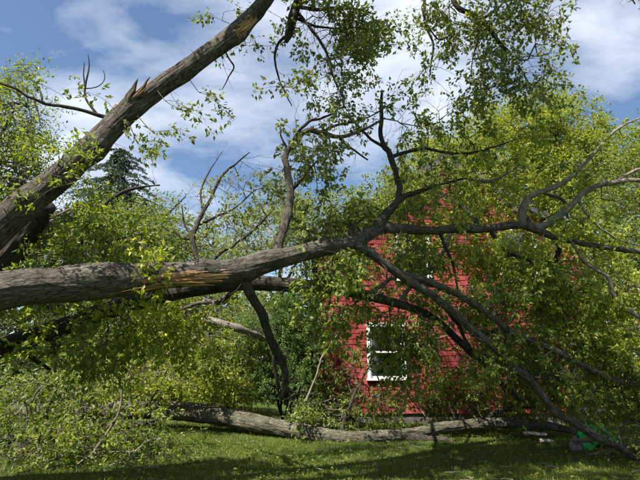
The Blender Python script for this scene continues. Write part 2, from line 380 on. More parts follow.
def twig_mesh(name, segs, mat, parent):
    """segs: (n, 8) x y z r  x y z r"""
    segs = np.asarray(segs); a, ra, b, rb = segs[:, :3], segs[:, 3], segs[:, 4:7], segs[:, 7]
    t = b-a; t /= np.linalg.norm(t, axis=1)[:, None]+1e-9
    u = np.cross(t, np.array([0.31, 0.17, 0.93])); u /= np.linalg.norm(u, axis=1)[:, None]+1e-9; v = np.cross(t, u)
    V = []
    for base, r in ((a, ra), (b, rb)):
        for k in range(3):
            an = k*math.pi/1.5
            V.append(base + (u*math.cos(an)+v*math.sin(an))*r[:, None])
    V = np.stack(V, 1); f = np.array([[0, 1, 4, 3], [1, 2, 5, 4], [2, 0, 3, 5]])
    F = (f[None] + (np.arange(len(segs))*6)[:, None, None]).reshape(-1, 4)
    o = mobj(name, V.reshape(-1, 3), F, M[mat], parent); o['kind'] = 'stuff'
    return o
def grow(nodes0, pts, step=0.35, sag=0.12, R=None):
    """joins every point to the nearest wood grown so far; returns positions, parents, tip flags"""
    R = R or rng
    n0 = len(nodes0); cap = n0 + len(pts)*8 + 16
    pos = np.zeros((cap, 3)); pos[:n0] = nodes0[:, :3]; par = np.full(cap, -1); cnt = n0; tips = []
    d0 = np.array([np.min(np.sum((nodes0[:, :3]-p)**2, 1)) for p in pts])
    for p in pts[np.argsort(d0)]:
        dd = np.sum((pos[:cnt]-p)**2, 1); q = int(np.argmin(dd)); d = math.sqrt(dd[q])
        m = min(7, int(d/step)); last = q
        off = R.normal(size=3)*0.10*d; off[2] += sag*d
        for k in range(1, m+1):
            t = k/(m+1); pos[cnt] = pos[q]*(1-t)+p*t + off*math.sin(math.pi*t); par[cnt] = last; last = cnt; cnt += 1
        pos[cnt] = p; par[cnt] = last; tips.append(cnt); cnt += 1
    return pos[:cnt], par[:cnt], n0, np.array(tips)
NMUL = 1.05
def spray(tree, blobs, leaf=0.085, per=12, mat='leaf', twig='twig', clump=0.45, far=False, step=0.35, droop=0.55, rad=0.0035,
          names=('twigs', 'leaves'), bare=0.0, spread=0.12, tone=0.0, width=1.0, nodes=None, world=False, out=0.0, up=0.35, cheap=False, dens=1.0):
    """blobs: (px, py, Y, rx px, ry px, depth m, amount): drooping leafy sprays grown from the tree's limbs into that region"""
    skel = np.concatenate(tree.nodes) if nodes is None else nodes
    for bl in blobs:
        m_ = bl[7] if len(bl) > 7 else mat; tn = tone
        px, py, Y, rx, ry, dz, n = bl[:7]
        R = np.random.default_rng(int(abs(px*131+py*17+Y*1000)) % 2**31)
        sc = 2.2 if far else (1.15 if cheap else 1.0)          # far crowns are made of longer sprays with bigger leaves
        K = max(2, int(n*dens*NMUL*(0.85 if far else (0.8 if cheap else 0.50))))
        if world: c, ax = np.array([px, py, Y]), np.array([rx, dz, ry])
        else: c, ax = P(px, py, Y), np.array([rx*Y/FPX, dz, ry*Y/FPX])
        q = R.normal(size=(K, 3)); q /= np.linalg.norm(q, axis=1)[:, None]
        rr = R.uniform(0, 1, (K, 1)); q = c + q*ax*(0.35+0.65*rr if out else rr**0.55)*0.95
        q = q[q[:, 2] > ground_z(q[:, 0], q[:, 1])+0.10]; K = len(q)
        if K == 0: continue
        near = skel[np.argsort(np.sum((skel[:, :3]-c)**2, 1))[:60]]
        pos, par, n0, tips = grow(near, q, step, R=R)
        w = np.zeros(len(pos)); w[tips] = 1
        for i in range(len(pos)-1, n0-1, -1): w[par[i]] += w[i]
        r = rad*1.35*np.power(np.maximum(w, 1), 0.42)
        idx = np.arange(n0, len(pos)); pr = par[idx]
        segs = [np.hstack([pos[pr], np.minimum(r[pr], r[idx]*1.25)[:, None], pos[idx], (r[idx]*0.9)[:, None]])]
        # one spray from every tip: a chain that arches over and hangs, with side twiglets carrying whorls of leaves
        e = pos[tips]-pos[par[tips]]; e /= np.linalg.norm(e, axis=1)[:, None]+1e-9
        d = e*0.7 + R.normal(size=(K, 3))*np.array([.75, .75, .35]) + (pos[tips]-c)/(np.linalg.norm(ax)+.01)*.5
        d[:, 2] += .15-.15*droop; d /= np.linalg.norm(d, axis=1)[:, None]
        L = R.uniform(.28, .72, K)*sc*(0.9 if cheap else 1.0); ns = 7; p = pos[tips].copy(); LP, LD = [], []
        for k in range(ns):
            st = (L/ns)[:, None]; d = d + R.normal(0, .12, (K, 3)); d[:, 2] -= droop*.22; d /= np.linalg.norm(d, axis=1)[:, None]
            p2 = p + d*st; ra = rad*(1.2-k/ns)*np.ones((K, 1))
            segs.append(np.hstack([p, ra, p2, ra*.85])); p = p2
            side = np.cross(d, R.normal(size=(K, 3))); side /= np.linalg.norm(side, axis=1)[:, None]+1e-9
            for sg in ((1, -1) if k < ns-1 else (0,)):
                t = side*sg*R.uniform(.5, 1.1, (K, 1)) + d*.8; t[:, 2] -= droop*.35; t /= np.linalg.norm(t, axis=1)[:, None]
                tl = (R.uniform(.04, .19, (K, 1))*sc*(1.0 if sg else .5)); p3 = p + t*tl
                on = R.random(K) > .18
                if sg and not far and not cheap and (k % 2 == 0): segs.append(np.hstack([p, np.full((K, 1), rad*.55), p3, np.full((K, 1), rad*.3)])[on])
                LP.append(p3[on]); LD.append(t[on])
        tw = twig_mesh(names[0], np.concatenate(segs), twig, tree.root)
        LP = np.concatenate(LP); LD = np.concatenate(LD)
        keep = R.random(len(LP)) >= bare
        keep &= (vnoise(LP*(1.1 if far else 2.0)+17, 5) > clump-.13)
        LP, LD = LP[keep], LD[keep]
        if len(LP) == 0: continue
        nl = max(3, int(round(per*(.25 if far else (.40 if cheap else .48)))))
        base = LP[:, None, :] + R.normal(size=(len(LP), nl, 3))*(.055*sc if far else .022*sc)
        rd = R.normal(size=base.shape)*.75 + LD[:, None, :]*.7; rd[..., 2] -= droop*.7
        tb = R.normal(0.42+tn, 0.12, (len(LP), 1)) + R.normal(0, 0.15, (len(LP), nl))
        sz = leaf*(.93 if far else (.92 if cheap else .86))
        base = base.reshape(-1, 3); rd = rd.reshape(-1, 3); tb = tb.reshape(-1)
        k = base[:, 2] > ground_z(base[:, 0], base[:, 1])
        if far or cheap: k &= R.random(len(base)) > .10
        leaf_mesh(names[1], base[k], rd[k], sz, m_, tw, tb[k], width, True, R=R, up=up)

def bare_twigs(tree, every=0.45, length=0.55, mat='twig', rmax=0.16, seed=0, rad=.005):
    """short dead spurs and forked twigs all along the thinner limbs"""
    R = np.random.default_rng(seed+77); segs = []
    def walk(p, d, L, r, depth):
        n = 4; st = L/n
        for k in range(n):
            d = d+R.normal(0, .22, 3); d[2] -= .05; d /= np.linalg.norm(d); q = p+d*st; r2 = r*.8
            segs.append([*p, r, *q, r2]); p, r = q, r2
            if depth < 2 and R.random() < .5:
                e = d+R.normal(0, .7, 3); walk(p, e/np.linalg.norm(e), L*R.uniform(.35, .6), r*.75, depth+1)
    for nd in tree.nodes:
        acc = 0
        for i in range(1, len(nd)):
            acc += np.linalg.norm(nd[i, :3]-nd[i-1, :3])
            if acc > every*R.uniform(.5, 1.5) and nd[i, 3] < rmax:
                acc = 0; t = nd[i, :3]-nd[i-1, :3]; t /= np.linalg.norm(t)+1e-9
                d = R.normal(0, 1, 3)+t*.7; d /= np.linalg.norm(d)
                walk(nd[i, :3].copy(), d, length*R.uniform(.3, 1.3), min(rad, nd[i, 3]*.5)*R.uniform(.6, 1.2), 0)
    if segs: twig_mesh('bare_twigs', segs, mat, tree.root)

# ------------------------------------------------------------------ the setting: lawn
def build_lawn():
    xs = np.concatenate([[-600, -200, -60, -25], np.linspace(-14, 14, 90), [25, 60, 200, 600]])
    ys = np.concatenate([[-200, -40, -10], np.linspace(-2, 22, 90), [30, 60, 200, 900]])
    X, Yg = np.meshgrid(xs, ys, indexing='ij'); Z = ground_z(X, Yg)
    V = np.stack([X, Yg, Z], -1).reshape(-1, 3); ny = len(ys)
    i = np.arange(len(xs)-1)[:, None]*ny + np.arange(ny-1)[None]
    F = np.stack([i, i+ny, i+ny+1, i+1], -1).reshape(-1, 4)
    tag(mobj('lawn', V, F, M['ground']), kind='structure')
    R = np.random.default_rng(5)
    n = 270000
    y = 5.2 + 11*R.random(n)**1.25; x = (R.random(n)*2-1)*(1.2+0.78*y)
    keep = (vnoise(np.stack([x*1.1, y*1.1, y*0], -1), 4)*0.6+vnoise(np.stack([x*5, y*5, y*0], -1), 6)*0.4) > 0.22
    x, y = x[keep], y[keep]; n = len(x)
    z = ground_z(x, y)
    h = R.uniform(0.022, 0.060, n)*(0.7+0.6*vnoise(np.stack([x*2, y*2, y*0], -1), 9)); an = R.uniform(0, 2*np.pi, n); w = R.uniform(0.003, 0.006, n)
    le = R.normal(0, 0.55, (n, 2))*h[:, None]
    a = np.stack([x+np.cos(an)*w, y+np.sin(an)*w, z], -1); b = np.stack([x-np.cos(an)*w, y-np.sin(an)*w, z], -1)
    m = np.stack([x+le[:, 0]*0.35, y+le[:, 1]*0.35, z+h*0.65], -1); t = np.stack([x+le[:, 0], y+le[:, 1], z+h], -1)
    off = np.stack([np.cos(an)*w*0.7, np.sin(an)*w*0.7, an*0], -1)
    V = np.stack([a, b, t], 1).reshape(-1, 3)
    F3 = np.arange(n)[:, None]*3+np.array([[0, 1, 2]])
    tone = np.clip(0.25+0.4*vnoise(np.stack([x*0.9, y*0.9, y*0], -1), 12)+R.normal(0.05, 0.18, n), 0, 1)
    g = mobj('grass', V, F3, M['grass'], attrs={'rnd': np.repeat(tone, 3)}, smooth=False)
    tag(g, 'short mown grass of the lawn with patches of sun', 'grass', kind='stuff')
build_lawn()

# ------------------------------------------------------------------ the red house
HY = 14.0                                          # distance of the gable wall
HX0, HX1 = 0.0, 7.7
EAVE, RIDGE = 5.25, 7.75
def build_house():
    root = thing('red_house', 'two storey red shingled house with white windows behind the fallen branches', 'house')
    XM = (HX0+HX1)/2
    def roof_z(x): return EAVE + (RIDGE-EAVE)*(1-abs(x-XM)/(XM-HX0))
    def win(px0, px1, pyb, h):
        a = P(px0, pyb, HY); b = P(px1, pyb, HY); return (a[0], b[0], a[2], a[2]+h)
    wins = [win(370, 404, 378, 1.42), win(398, 430, 279, 1.4), win(503, 538, 280, 1.5)]
    vent = win(463, 475, 209, 0.55)
    opens = wins + [vent]
    # sheathing with real openings
    xs = sorted({HX0, HX1, XM} | {v for o in opens for v in o[:2]}); FZ = 0.28
    V, F = [], []
    def quad(p):
        k = len(V); V.extend(p); F.append([k, k+1, k+2, k+3])
    for xa, xb in zip(xs[:-1], xs[1:]):
        xm = (xa+xb)/2; col = sorted([o for o in opens if o[0]-1e-6 < xm < o[1]+1e-6], key=lambda o: o[2])
        z = FZ
        for o in col:
            quad([(xa, HY, z), (xb, HY, z), (xb, HY, o[2]), (xa, HY, o[2])]); z = o[3]
        quad([(xa, HY, z), (xb, HY, z), (xb, HY, roof_z(xb)), (xa, HY, roof_z(xa))])
    wall = mobj('wall', V, np.array(F), M['sheath'], root, smooth=False); wall['label'] = 'red shingled gable wall facing the lawn'
    D = 9.0
    sv = [(HX0, HY, FZ), (HX0, HY+D, FZ), (HX0, HY+D, EAVE), (HX0, HY, EAVE), (HX1, HY, FZ), (HX1, HY+D, FZ), (HX1, HY+D, EAVE), (HX1, HY, EAVE), (XM, HY+D, RIDGE)]
    for nm, f in (('side_wall', [0, 1, 2, 3]), ('side_wall', [4, 7, 6, 5])):
        mobj(nm, [sv[k] for k in f], np.array([[0, 1, 2, 3]]), M['shingle'], root, smooth=False)
    mobj('rear_wall', [(HX0, HY+D, FZ), (HX1, HY+D, FZ), (HX1, HY+D, EAVE), (XM, HY+D, RIDGE), (HX0, HY+D, EAVE)], [np.array([[0, 1, 2, 4]]), np.array([[4, 2, 3]])], M['shingle'], root, smooth=False)
    mobj('floor', *boxes([(HX0+.02, HX1-.02, HY+.05, HY+D-.05, 0.2, 0.45)]), M['dark'], root, smooth=False)
    mobj('floor', *boxes([(HX0+.02, HX1-.02, HY+.05, HY+D-.05, 2.95, 3.15)]), M['dark'], root, smooth=False)
    mobj('inner_wall', *boxes([(HX0+.02, HX1-.02, HY+3.4, HY+3.5, 0.46, 2.94), (HX0+.02, HX1-.02, HY+3.4, HY+3.5, 3.16, EAVE-.1)]), M['dark'], root, smooth=False)
    mobj('foundation', *boxes([(HX0+.02, HX1-.02, HY+.02, HY+D, -0.3, FZ)]), M['concrete'], root, smooth=False)
    # roof slabs
    sl = (RIDGE-EAVE)/(XM-HX0)
    for sgn in (-1, 1):
        xe = (HX0-0.3) if sgn < 0 else (HX1+0.3); ze = EAVE-0.3*sl
        v = [(xe, HY-0.28, ze+.02), (XM, HY-0.28, RIDGE+.02), (XM, HY+D+.3, RIDGE+.02), (xe, HY+D+.3, ze+.02)]
        v = v+[(a, b, c+.14) for a, b, c in v]
        mobj('roof_slope', v, BOXF, M['roof'], root, smooth=False)
        v = [(xe, HY-0.31, ze-.12), (XM, HY-0.31, RIDGE-.12), (XM, HY-0.283, RIDGE-.12), (xe, HY-0.283, ze-.12)]
        v = v+[(a, b, c+.20) for a, b, c in v]
        mobj('rake_board', v, BOXF, M['roof'], root, smooth=False)
    mobj('corner_board', *boxes([(HX0-.03, HX0+.09, HY-.045, HY+.06, FZ, EAVE-.05)]), M['shingle'], root, smooth=False)
    mobj('corner_board', *boxes([(HX1-.09, HX1+.03, HY-.045, HY+.06, FZ, EAVE-.05)]), M['shingle'], root, smooth=False)
    # shingles, row by row
    R = random.Random(4); pitch = 0.155; sh = []
    row = 0; z = FZ-0.02
    while z < RIDGE-0.25:
        zt = z+pitch
        lo = HX0+.09; hi = HX1-.09
        if zt > EAVE-.05:
            k = (zt+.03-EAVE)/(RIDGE-EAVE)*(XM-HX0); lo, hi = max(lo, HX0+k), min(hi, HX1-k)
        gaps = sorted([(o[0]-.075, o[1]+.075) for o in opens if o[2]-.10 < zt-0.02 and o[3]+.09 > z+0.02])
        spans, a = [], lo
        for g in gaps:
            if g[0] > a: spans.append((a, min(g[0], hi)))
            a = max(a, g[1])
        if a < hi: spans.append((a, hi))
        for a, b in spans:
            x = a - 0
            while x < b-0.02:
                w = R.uniform(0.13, 0.27)
                if b-(x+w) < 0.09: w = b-x
                sh.append((x+0.003, w-0.006, z+R.uniform(-.004, .006), R.uniform(-.003, .003)))
                x += w
        z = zt; row += 1
    # unit shingle: 1 wide, hangs 0.175, butt 18 mm proud
    sv = np.array([[0, -.022, 0], [1, -.022, 0], [1, -.002, 0], [0, -.002, 0], [0, -.010, .172], [1, -.010, .172], [1, -.002, .172], [0, -.002, .172]])
    zones = [(318, 402, 278, 348), (436, 478, 322, 388), (440, 508, 246, 288), (372, 402, 226, 252), (400, 414, 350, 404), (366, 384, 380, 402), (562, 586, 292, 314), (415, 432, 190, 212)]
    def score(s):
        px, py = project((s[0]+s[1]/2, HY, s[2]+.08))
        return min(max(a-px, px-b, 0)+max(c-py, py-d, 0) for a, b, c, d in zones) + 0.001*abs(px-400)
    sh.sort(key=score)
    me = np_mesh('shingle', sv, BOXF, M['shingle'], smooth=False)
    for x, w, zz, ro in sh[:300]:
        o = bpy.data.objects.new('shingle', me); o.location = (x, HY-ro*0.5-0.002, zz); o.scale = (w, 1, 1); link(o, wall)
    V = np.concatenate([sv*np.array([w, 1, 1])+np.array([x, HY-0.002-ro*0.5, zz]) for x, w, zz, ro in sh[300:]])
    F = np.concatenate([BOXF+8*i for i in range(len(sh)-300)])
    mobj('shingle_courses', V, F, M['shingle'], wall, smooth=False)['kind'] = 'stuff'
    # windows
    for i, (x0, x1, z0, z1) in enumerate(wins):
        y0 = HY-.055
        w = mobj('window', *boxes([(x0-.07, x0+.02, y0, HY+.06, z0, z1), (x1-.02, x1+.07, y0, HY+.06, z0, z1), (x0-.09, x1+.09, y0-.012, HY+.06, z1+.002, z1+.11)]), M['white'], root, smooth=False)
        mobj('sill', *boxes([(x0-.10, x1+.10, y0-.05, HY+.06, z0-.065, z0-.002)]), M['white'], w, smooth=False)
        zm = (z0+z1)/2; f = .045
        for k, (a, b, yy) in enumerate(((zm-.02, z1-.004, HY-.012), (z0+.004, zm+.02, HY+.022))):
            s = mobj('sash', *boxes([(x0+.022, x0+.022+f, yy, yy+.03, a+f, b-f), (x1-.022-f, x1-.022, yy, yy+.03, a+f, b-f), (x0+.022, x1-.022, yy, yy+.03, a, a+f), (x0+.022, x1-.022, yy, yy+.03, b-f, b)]), M['white'], w, smooth=False)
            mobj('pane', [(x0+.03, yy+.015, a+.01), (x1-.03, yy+.015, a+.01), (x1-.03, yy+.015, b-.01), (x0+.03, yy+.015, b-.01)], np.array([[0, 1, 2, 3]]), M['glass'], w, smooth=False)
        # curtains drawn aside, wider at the top
        for sgn in (-1, 1):
            nx, nz = 40, 16; u = np.linspace(0, 1, nx); v = np.linspace(0, 1, nz)
            U, Vv = np.meshgrid(u, v, indexing='ij')
            wid = (x1-x0)*(0.20+0.27*np.clip((Vv-0.35)/0.65, 0, 1)**1.3)
            xx = (x0+.02+U*wid) if sgn < 0 else (x1-.02-U*wid)
            yy = HY+.12+0.02*np.sin(U*30+sgn)+.01*np.sin(U*13)
            VV = np.stack([xx, yy, z0+.03+(z1-z0-.05)*Vv], -1).reshape(-1, 3)
            ii = np.arange(nx-1)[:, None]*nz+np.arange(nz-1)[None]
            mobj('curtain', VV, np.stack([ii, ii+nz, ii+nz+1, ii+1], -1).reshape(-1, 4), M['curtain'], w)
    x0, x1, z0, z1 = vent
    v = mobj('gable_vent', *boxes([(x0-.06, x0, HY-.05, HY+.05, z0-.06, z1+.06), (x1, x1+.06, HY-.05, HY+.05, z0-.06, z1+.06), (x0, x1, HY-.05, HY+.05, z1, z1+.06), (x0, x1, HY-.05, HY+.05, z0-.06, z0)]), M['white'], root, smooth=False)
    sm = np_mesh('slat', [(x0, HY-.04, 0), (x1, HY-.04, 0), (x1, HY+.02, .055), (x0, HY+.02, .055), (x0, HY-.04, .012), (x1, HY-.04, .012), (x1, HY+.02, .067), (x0, HY+.02, .067)], BOXF, M['white'], smooth=False)
    zz = z0+.01
    while zz < z1-.06:
        o = bpy.data.objects.new('slat', sm); o.location = (0, 0, zz); link(o, v); zz += .085
build_house()

# ------------------------------------------------------------------ trees far and near behind the scene
def bg_tree(name, label, blobs, base, mat, leaf=0.15, per=34, twig='twig', trunk_r=0.16, clump=0.5, group='trees behind the yard', spread=0.30, tone=0.0, cat='tree', step=0.8, bark='bark_dark', gap=0.0):
    """base: (px, Y) of the trunk's foot; blobs as in spray"""
    t = Tree(name, label, cat, group)
    x = (base[0]-320)/FPX*base[1]*0.98; y = base[1]; z = float(ground_z(x, y))
    cs = [P(b[0], b[1], b[2]) for b in blobs]; c = np.mean(cs, 0); top = max(p[2] for p in cs)
    R = np.random.default_rng(int(abs(base[0]*7+base[1]*100)))
    hub = np.array([x*0.5+c[0]*0.5, y*0.5+c[1]*0.5, z+(c[2]-z)*0.55])
    t.limb('trunk', [(x, y, z-.15, trunk_r*1.25), (x*.8+hub[0]*.2, y, z+(hub[2]-z)*.4, trunk_r), (*hub, trunk_r*.8), (c[0], c[1], c[2]+.3*(top-c[2]), trunk_r*.45)], bark, world=True)
    for p in cs:
        m = (hub+p)/2+R.normal(0, .25, 3)
        t.limb('branch', [(*hub, trunk_r*.55), (*m, trunk_r*.4), (*p, trunk_r*.18)], bark, world=True)
    spray(t, blobs, leaf=leaf, per=per, mat=mat, twig=twig, clump=clump, far=True, step=step, droop=0.25, rad=0.008, spread=spread, tone=tone)
    return t
bg_tree('broadleaf_tree', 'tall leafy green tree at the left edge behind the leaning trunk', [(-25, 160, 15, 62, 90, 1.6, 300), (-60, 90, 15, 50, 55, 1.4, 150), (14, 110, 15, 24, 45, 0.8, 70), (25, 180, 15, 30, 40, 1, 100)], (-40, 15), 'leaf', leaf=0.11, per=34, tone=.05)
bg_tree('broadleaf_tree', 'low spreading yellow green tree under the leaning trunk', [(40, 240, 17, 55, 40, 1.2, 170), (95, 232, 17, 45, 34, 1.2, 140), (20, 275, 17, 50, 40, 1.2, 120)], (60, 17), 'leaf', leaf=0.12, per=30)
bg_tree('broadleaf_tree', 'rounded green tree in front of the dark spruce', [(150, 240, 19, 45, 36, 1.3, 170), (190, 252, 19, 38, 32, 1.3, 120), (120, 262, 19, 40, 30, 1.2, 110)], (150, 19), 'leaf', leaf=0.12, per=30)
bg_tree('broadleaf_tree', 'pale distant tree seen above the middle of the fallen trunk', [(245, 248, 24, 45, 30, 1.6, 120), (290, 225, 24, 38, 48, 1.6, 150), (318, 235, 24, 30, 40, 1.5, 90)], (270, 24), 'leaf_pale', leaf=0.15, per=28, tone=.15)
bg_tree('broadleaf_tree', 'large yellow green tree rising over the house roof', [(480, 160, 25, 62, 48, 2.2, 260), (520, 130, 25, 55, 46, 2.2, 230), (440, 180, 25, 46, 38, 2.0, 150), (500, 195, 25, 70, 35, 2.2, 200)], (490, 27), 'leaf_yellow', leaf=0.17, per=32, trunk_r=.25)
bg_tree('broadleaf_tree', 'tall pale topped tree right of the roof under the open sky', [(555, 135, 23, 42, 42, 1.8, 190), (595, 165, 23, 50, 48, 2.0, 230), (560, 190, 23, 55, 38, 2.0, 170)], (590, 23), 'leaf_yellow', leaf=0.16, per=30, trunk_r=.22, tone=-.04)
bg_tree('broadleaf_tree', 'broad green tree at the right edge beyond the house', [(640, 190, 19, 46, 60, 1.8, 230), (690, 170, 19, 50, 70, 1.8, 120), (625, 250, 19, 50, 42, 1.6, 200), (660, 300, 19, 50, 45, 1.4, 130)], (660, 19), 'leaf', leaf=0.13, per=30, tone=.06)
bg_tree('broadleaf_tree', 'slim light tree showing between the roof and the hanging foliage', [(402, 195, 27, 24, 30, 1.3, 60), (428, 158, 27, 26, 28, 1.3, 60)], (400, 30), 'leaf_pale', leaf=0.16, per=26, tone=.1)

def spruce():
    t = Tree('spruce_tree', 'dark blue green spruce standing far behind the leaning trunk', 'tree')
    Y = 30; a = P(122, 150, Y); x, y = a[0], a[1]; top = a[2]
    t.limb('trunk', [(x, y, -.2, .26), (x+.05, y, top*.5, .16), (x, y, top, .02)], 'bark_dark', world=True)
    R = np.random.default_rng(3); segs = []; pos = []; dr = []
    z = top-.15; k = 0
    while z > 1.6:
        u = (top-z)/top; L = 0.3+5.9*u**0.6; nb = 8 if u < .2 else 12
        for b in range(nb):
            an = k*1.9+b*2*np.pi/nb+R.normal(0, .15); Lb = L*R.uniform(.45, 1.2)
            d = np.array([math.cos(an), math.sin(an), 0]); p0 = np.array([x, y, z]); m = 6
            pts = [p0 + d*Lb*q + np.array([0, 0, .18*Lb*math.sin(q*2.2)-.30*Lb*q*q]) for q in np.linspace(0, 1, m)]
            for i in range(m-1): segs.append([*pts[i], .022*(1-i/m)+.004, *pts[i+1], .022*(1-(i+1)/m)+.004])
            nn = int(36+50*Lb)
            q = R.uniform(.12, 1, nn); side = R.normal(0, .20*Lb*.5, nn)*(1-q*.5)
            base = np.array([p0 + d*Lb*qq + np.array([-d[1], d[0], 0])*ss + np.array([0, 0, .18*Lb*math.sin(qq*2.2)-.30*Lb*qq*qq - abs(ss)*.25]) for qq, ss in zip(q, side)])
            pos.append(base); dd = R.normal(0, .5, (nn, 3))+d*.8; dd[:, 2] -= .25; dr.append(dd)
        z -= .42+.2*u; k += 1
    tw = twig_mesh('branches', segs, 'twig', t.root)
    pos = np.concatenate(pos); leaf_mesh('needles', pos, np.concatenate(dr), .22, 'needle', tw, R.normal(.4, .2, len(pos)), .55, True, R=R)
spruce()

def shrub(name, label, blobs, base, mat, leaf=.07, per=26, group='shrubs along the back of the yard', tone=0., spread=.13, clump=.42, out=.6, rad=.005, twig='twig', cat='shrub', step=.4, up=.7, width=1.):
    t = Tree(name, label, cat, group)
    x = (base[0]-320)/FPX*base[1]*0.98; y = base[1]; z = float(ground_z(x, y))
    cs = [P(b[0], b[1], b[2]) for b in blobs]
    R = np.random.default_rng(int(abs(base[0]*3+base[1]*50)))
    for p in cs:
        m = np.array([x, y, z])*.45+p*.55+R.normal(0, .1, 3)
        t.limb('stem', [(x+R.normal(0, .07), y+R.normal(0, .07), z-.05, .035), (*m, .024), (*p, .010)], 'bark_dark', world=True)
    spray(t, blobs, leaf=leaf, per=per, mat=mat, twig=twig, clump=clump, step=step, droop=.1, rad=rad, spread=spread, tone=tone, out=out, up=up, width=width, cheap=True)
    return t
shrub('evergreen_shrub', 'dense bright green evergreen bush growing at the house corner', [(290, 325, 12.6, 24, 24, .7, 230), (266, 345, 12.5, 18, 26, .6, 170), (306, 355, 12.5, 16, 30, .6, 170), (283, 378, 12.4, 28, 22, .7, 190), (298, 302, 12.8, 18, 14, .5, 110)], (288, 12.8), 'leaf_ever', leaf=.055, per=40, spread=.085, clump=.5, group=None, width=.8)
shrub('leafy_shrub', 'yellow green low shrub just behind the pale end of the ground log', [(232, 392, 12.9, 28, 12, .5, 110), (205, 390, 13.0, 16, 10, .4, 50)], (225, 13.1), 'leaf_yellow', leaf=.06, per=26, tone=.1)
shrub('leafy_shrub', 'grey green shrub in shade right of the pale dead branch', [(225, 355, 14.5, 30, 30, .8, 140), (250, 330, 15, 26, 34, .8, 120)], (235, 14.8), 'leaf_pale', leaf=.075, per=24)
shrub('leafy_shrub', 'tall green shrub right under the torn part of the trunk', [(170, 330, 15, 42, 36, 1, 220), (205, 312, 15.5, 36, 24, .8, 130)], (180, 15.2), 'leaf', leaf=.085, per=24)
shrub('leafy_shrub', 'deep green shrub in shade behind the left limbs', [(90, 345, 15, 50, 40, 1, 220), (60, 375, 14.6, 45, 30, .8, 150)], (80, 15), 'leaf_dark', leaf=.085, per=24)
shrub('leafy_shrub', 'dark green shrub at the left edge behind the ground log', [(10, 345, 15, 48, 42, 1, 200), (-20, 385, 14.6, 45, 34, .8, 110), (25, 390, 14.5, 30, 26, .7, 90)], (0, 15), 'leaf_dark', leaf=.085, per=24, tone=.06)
shrub('leafy_shrub', 'mid green shrub behind the middle of the ground log', [(140, 385, 14.2, 42, 26, .8, 180), (180, 375, 14.4, 30, 28, .8, 110)], (155, 14.4), 'leaf', leaf=.08, per=24)
shrub('leafy_shrub', 'bushy yellow green shrub beside the right corner of the house', [(610, 330, 14.8, 38, 46, 1, 230), (640, 300, 15, 36, 50, 1, 160), (600, 385, 14, 40, 30, .8, 160), (640, 385, 14, 36, 40, .8, 140)], (625, 15), 'leaf_yellow', leaf=.085, per=24, tone=-.03)

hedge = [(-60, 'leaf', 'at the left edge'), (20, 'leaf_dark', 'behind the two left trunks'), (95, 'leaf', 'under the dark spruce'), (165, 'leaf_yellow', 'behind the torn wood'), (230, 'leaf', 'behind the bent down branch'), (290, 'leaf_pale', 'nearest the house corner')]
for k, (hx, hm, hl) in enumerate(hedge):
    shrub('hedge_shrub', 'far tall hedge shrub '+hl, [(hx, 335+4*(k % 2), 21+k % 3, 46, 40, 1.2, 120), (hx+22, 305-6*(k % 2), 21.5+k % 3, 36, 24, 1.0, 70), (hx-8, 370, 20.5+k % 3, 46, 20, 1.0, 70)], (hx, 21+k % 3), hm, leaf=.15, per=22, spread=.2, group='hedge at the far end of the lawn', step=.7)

# ------------------------------------------------------------------ the leaning trunk of the split tree
cam_dir = np.array([0, -1, 0.])
def scar_fn(path, px0, px1, dirv, half, power=1.0):
    pr = np.array([project(p[:3])[0] for p in path]); s = np.concatenate([[0], np.cumsum(np.linalg.norm(np.diff(path[:, :3], axis=0), axis=1))])
    s0, s1 = np.interp([px0, px1], pr, s)
    dirv = np.array(dirv, float)/np.linalg.norm(dirv)
    def f(S, D):
        u = (S-(s0+s1)/2)/((s1-s0)/2)
        a = np.arccos(np.clip(np.einsum('ijk,k->ij', D, dirv), -1, 1))
        return np.clip(1.25-np.abs(u)**2-(a/half)**2*1.0, 0, 1)
    return f
def to_path(pts, step=.1):
    return smooth_path([(*P(a, b, Y), t*Y/FPX/2) for a, b, Y, t in pts], step)
def splinters(parent, path, px0, px1, dirv, n, spread, ln, seed, mat='wood', thick=.018):
    R = np.random.default_rng(seed); pr = np.array([project(p[:3])[0] for p in path]); T, A, B = frames(path)
    dirv = np.array(dirv, float)/np.linalg.norm(dirv)
    for k in range(n):
        i = int(np.argmin(np.abs(pr-R.uniform(px0, px1)))); t = T[i]
        d = dirv-t*np.dot(dirv, t); d /= np.linalg.norm(d); s = np.cross(t, d)
        an = R.normal(0, spread); dd = d*math.cos(an)+s*math.sin(an); sd = np.cross(t, dd)
        L = ln*R.uniform(.5, 1.3); w = thick*R.uniform(.7, 2.0); h = thick*R.uniform(.4, 1.0)
        c = path[i, :3]+dd*path[i, 3]*R.uniform(.80, .95); fl = R.choice([-1, 1]); lift = R.uniform(.0, .35)*fl*0+R.uniform(0, .16)
        V, q = [], [(-.5, 1, 0), (-.1, 1.1, .25), (.25, .7, .6), (.5, .08, 1.0)]
        for (u, sc, li) in q:
            o = c+t*fl*u*L+dd*(lift*L*li)
            for a, b in ((-1, -1), (1, -1), (1, 1), (-1, 1)): V.append(o+sd*a*w*sc+dd*b*h*sc)
        F = [[0, 3, 2, 1], [12, 13, 14, 15]]+[[4*r+j, 4*r+(j+1) % 4, 4*r+4+(j+1) % 4, 4*r+4+j] for r in range(3) for j in range(4)]
        bk = np.array(V)-c; bk = np.stack([bk@sd, bk@dd, bk@t], -1)+k*.37
        mobj('splinter', V, np.array(F), M[mat], parent, attrs={'bk': bk}, smooth=False)

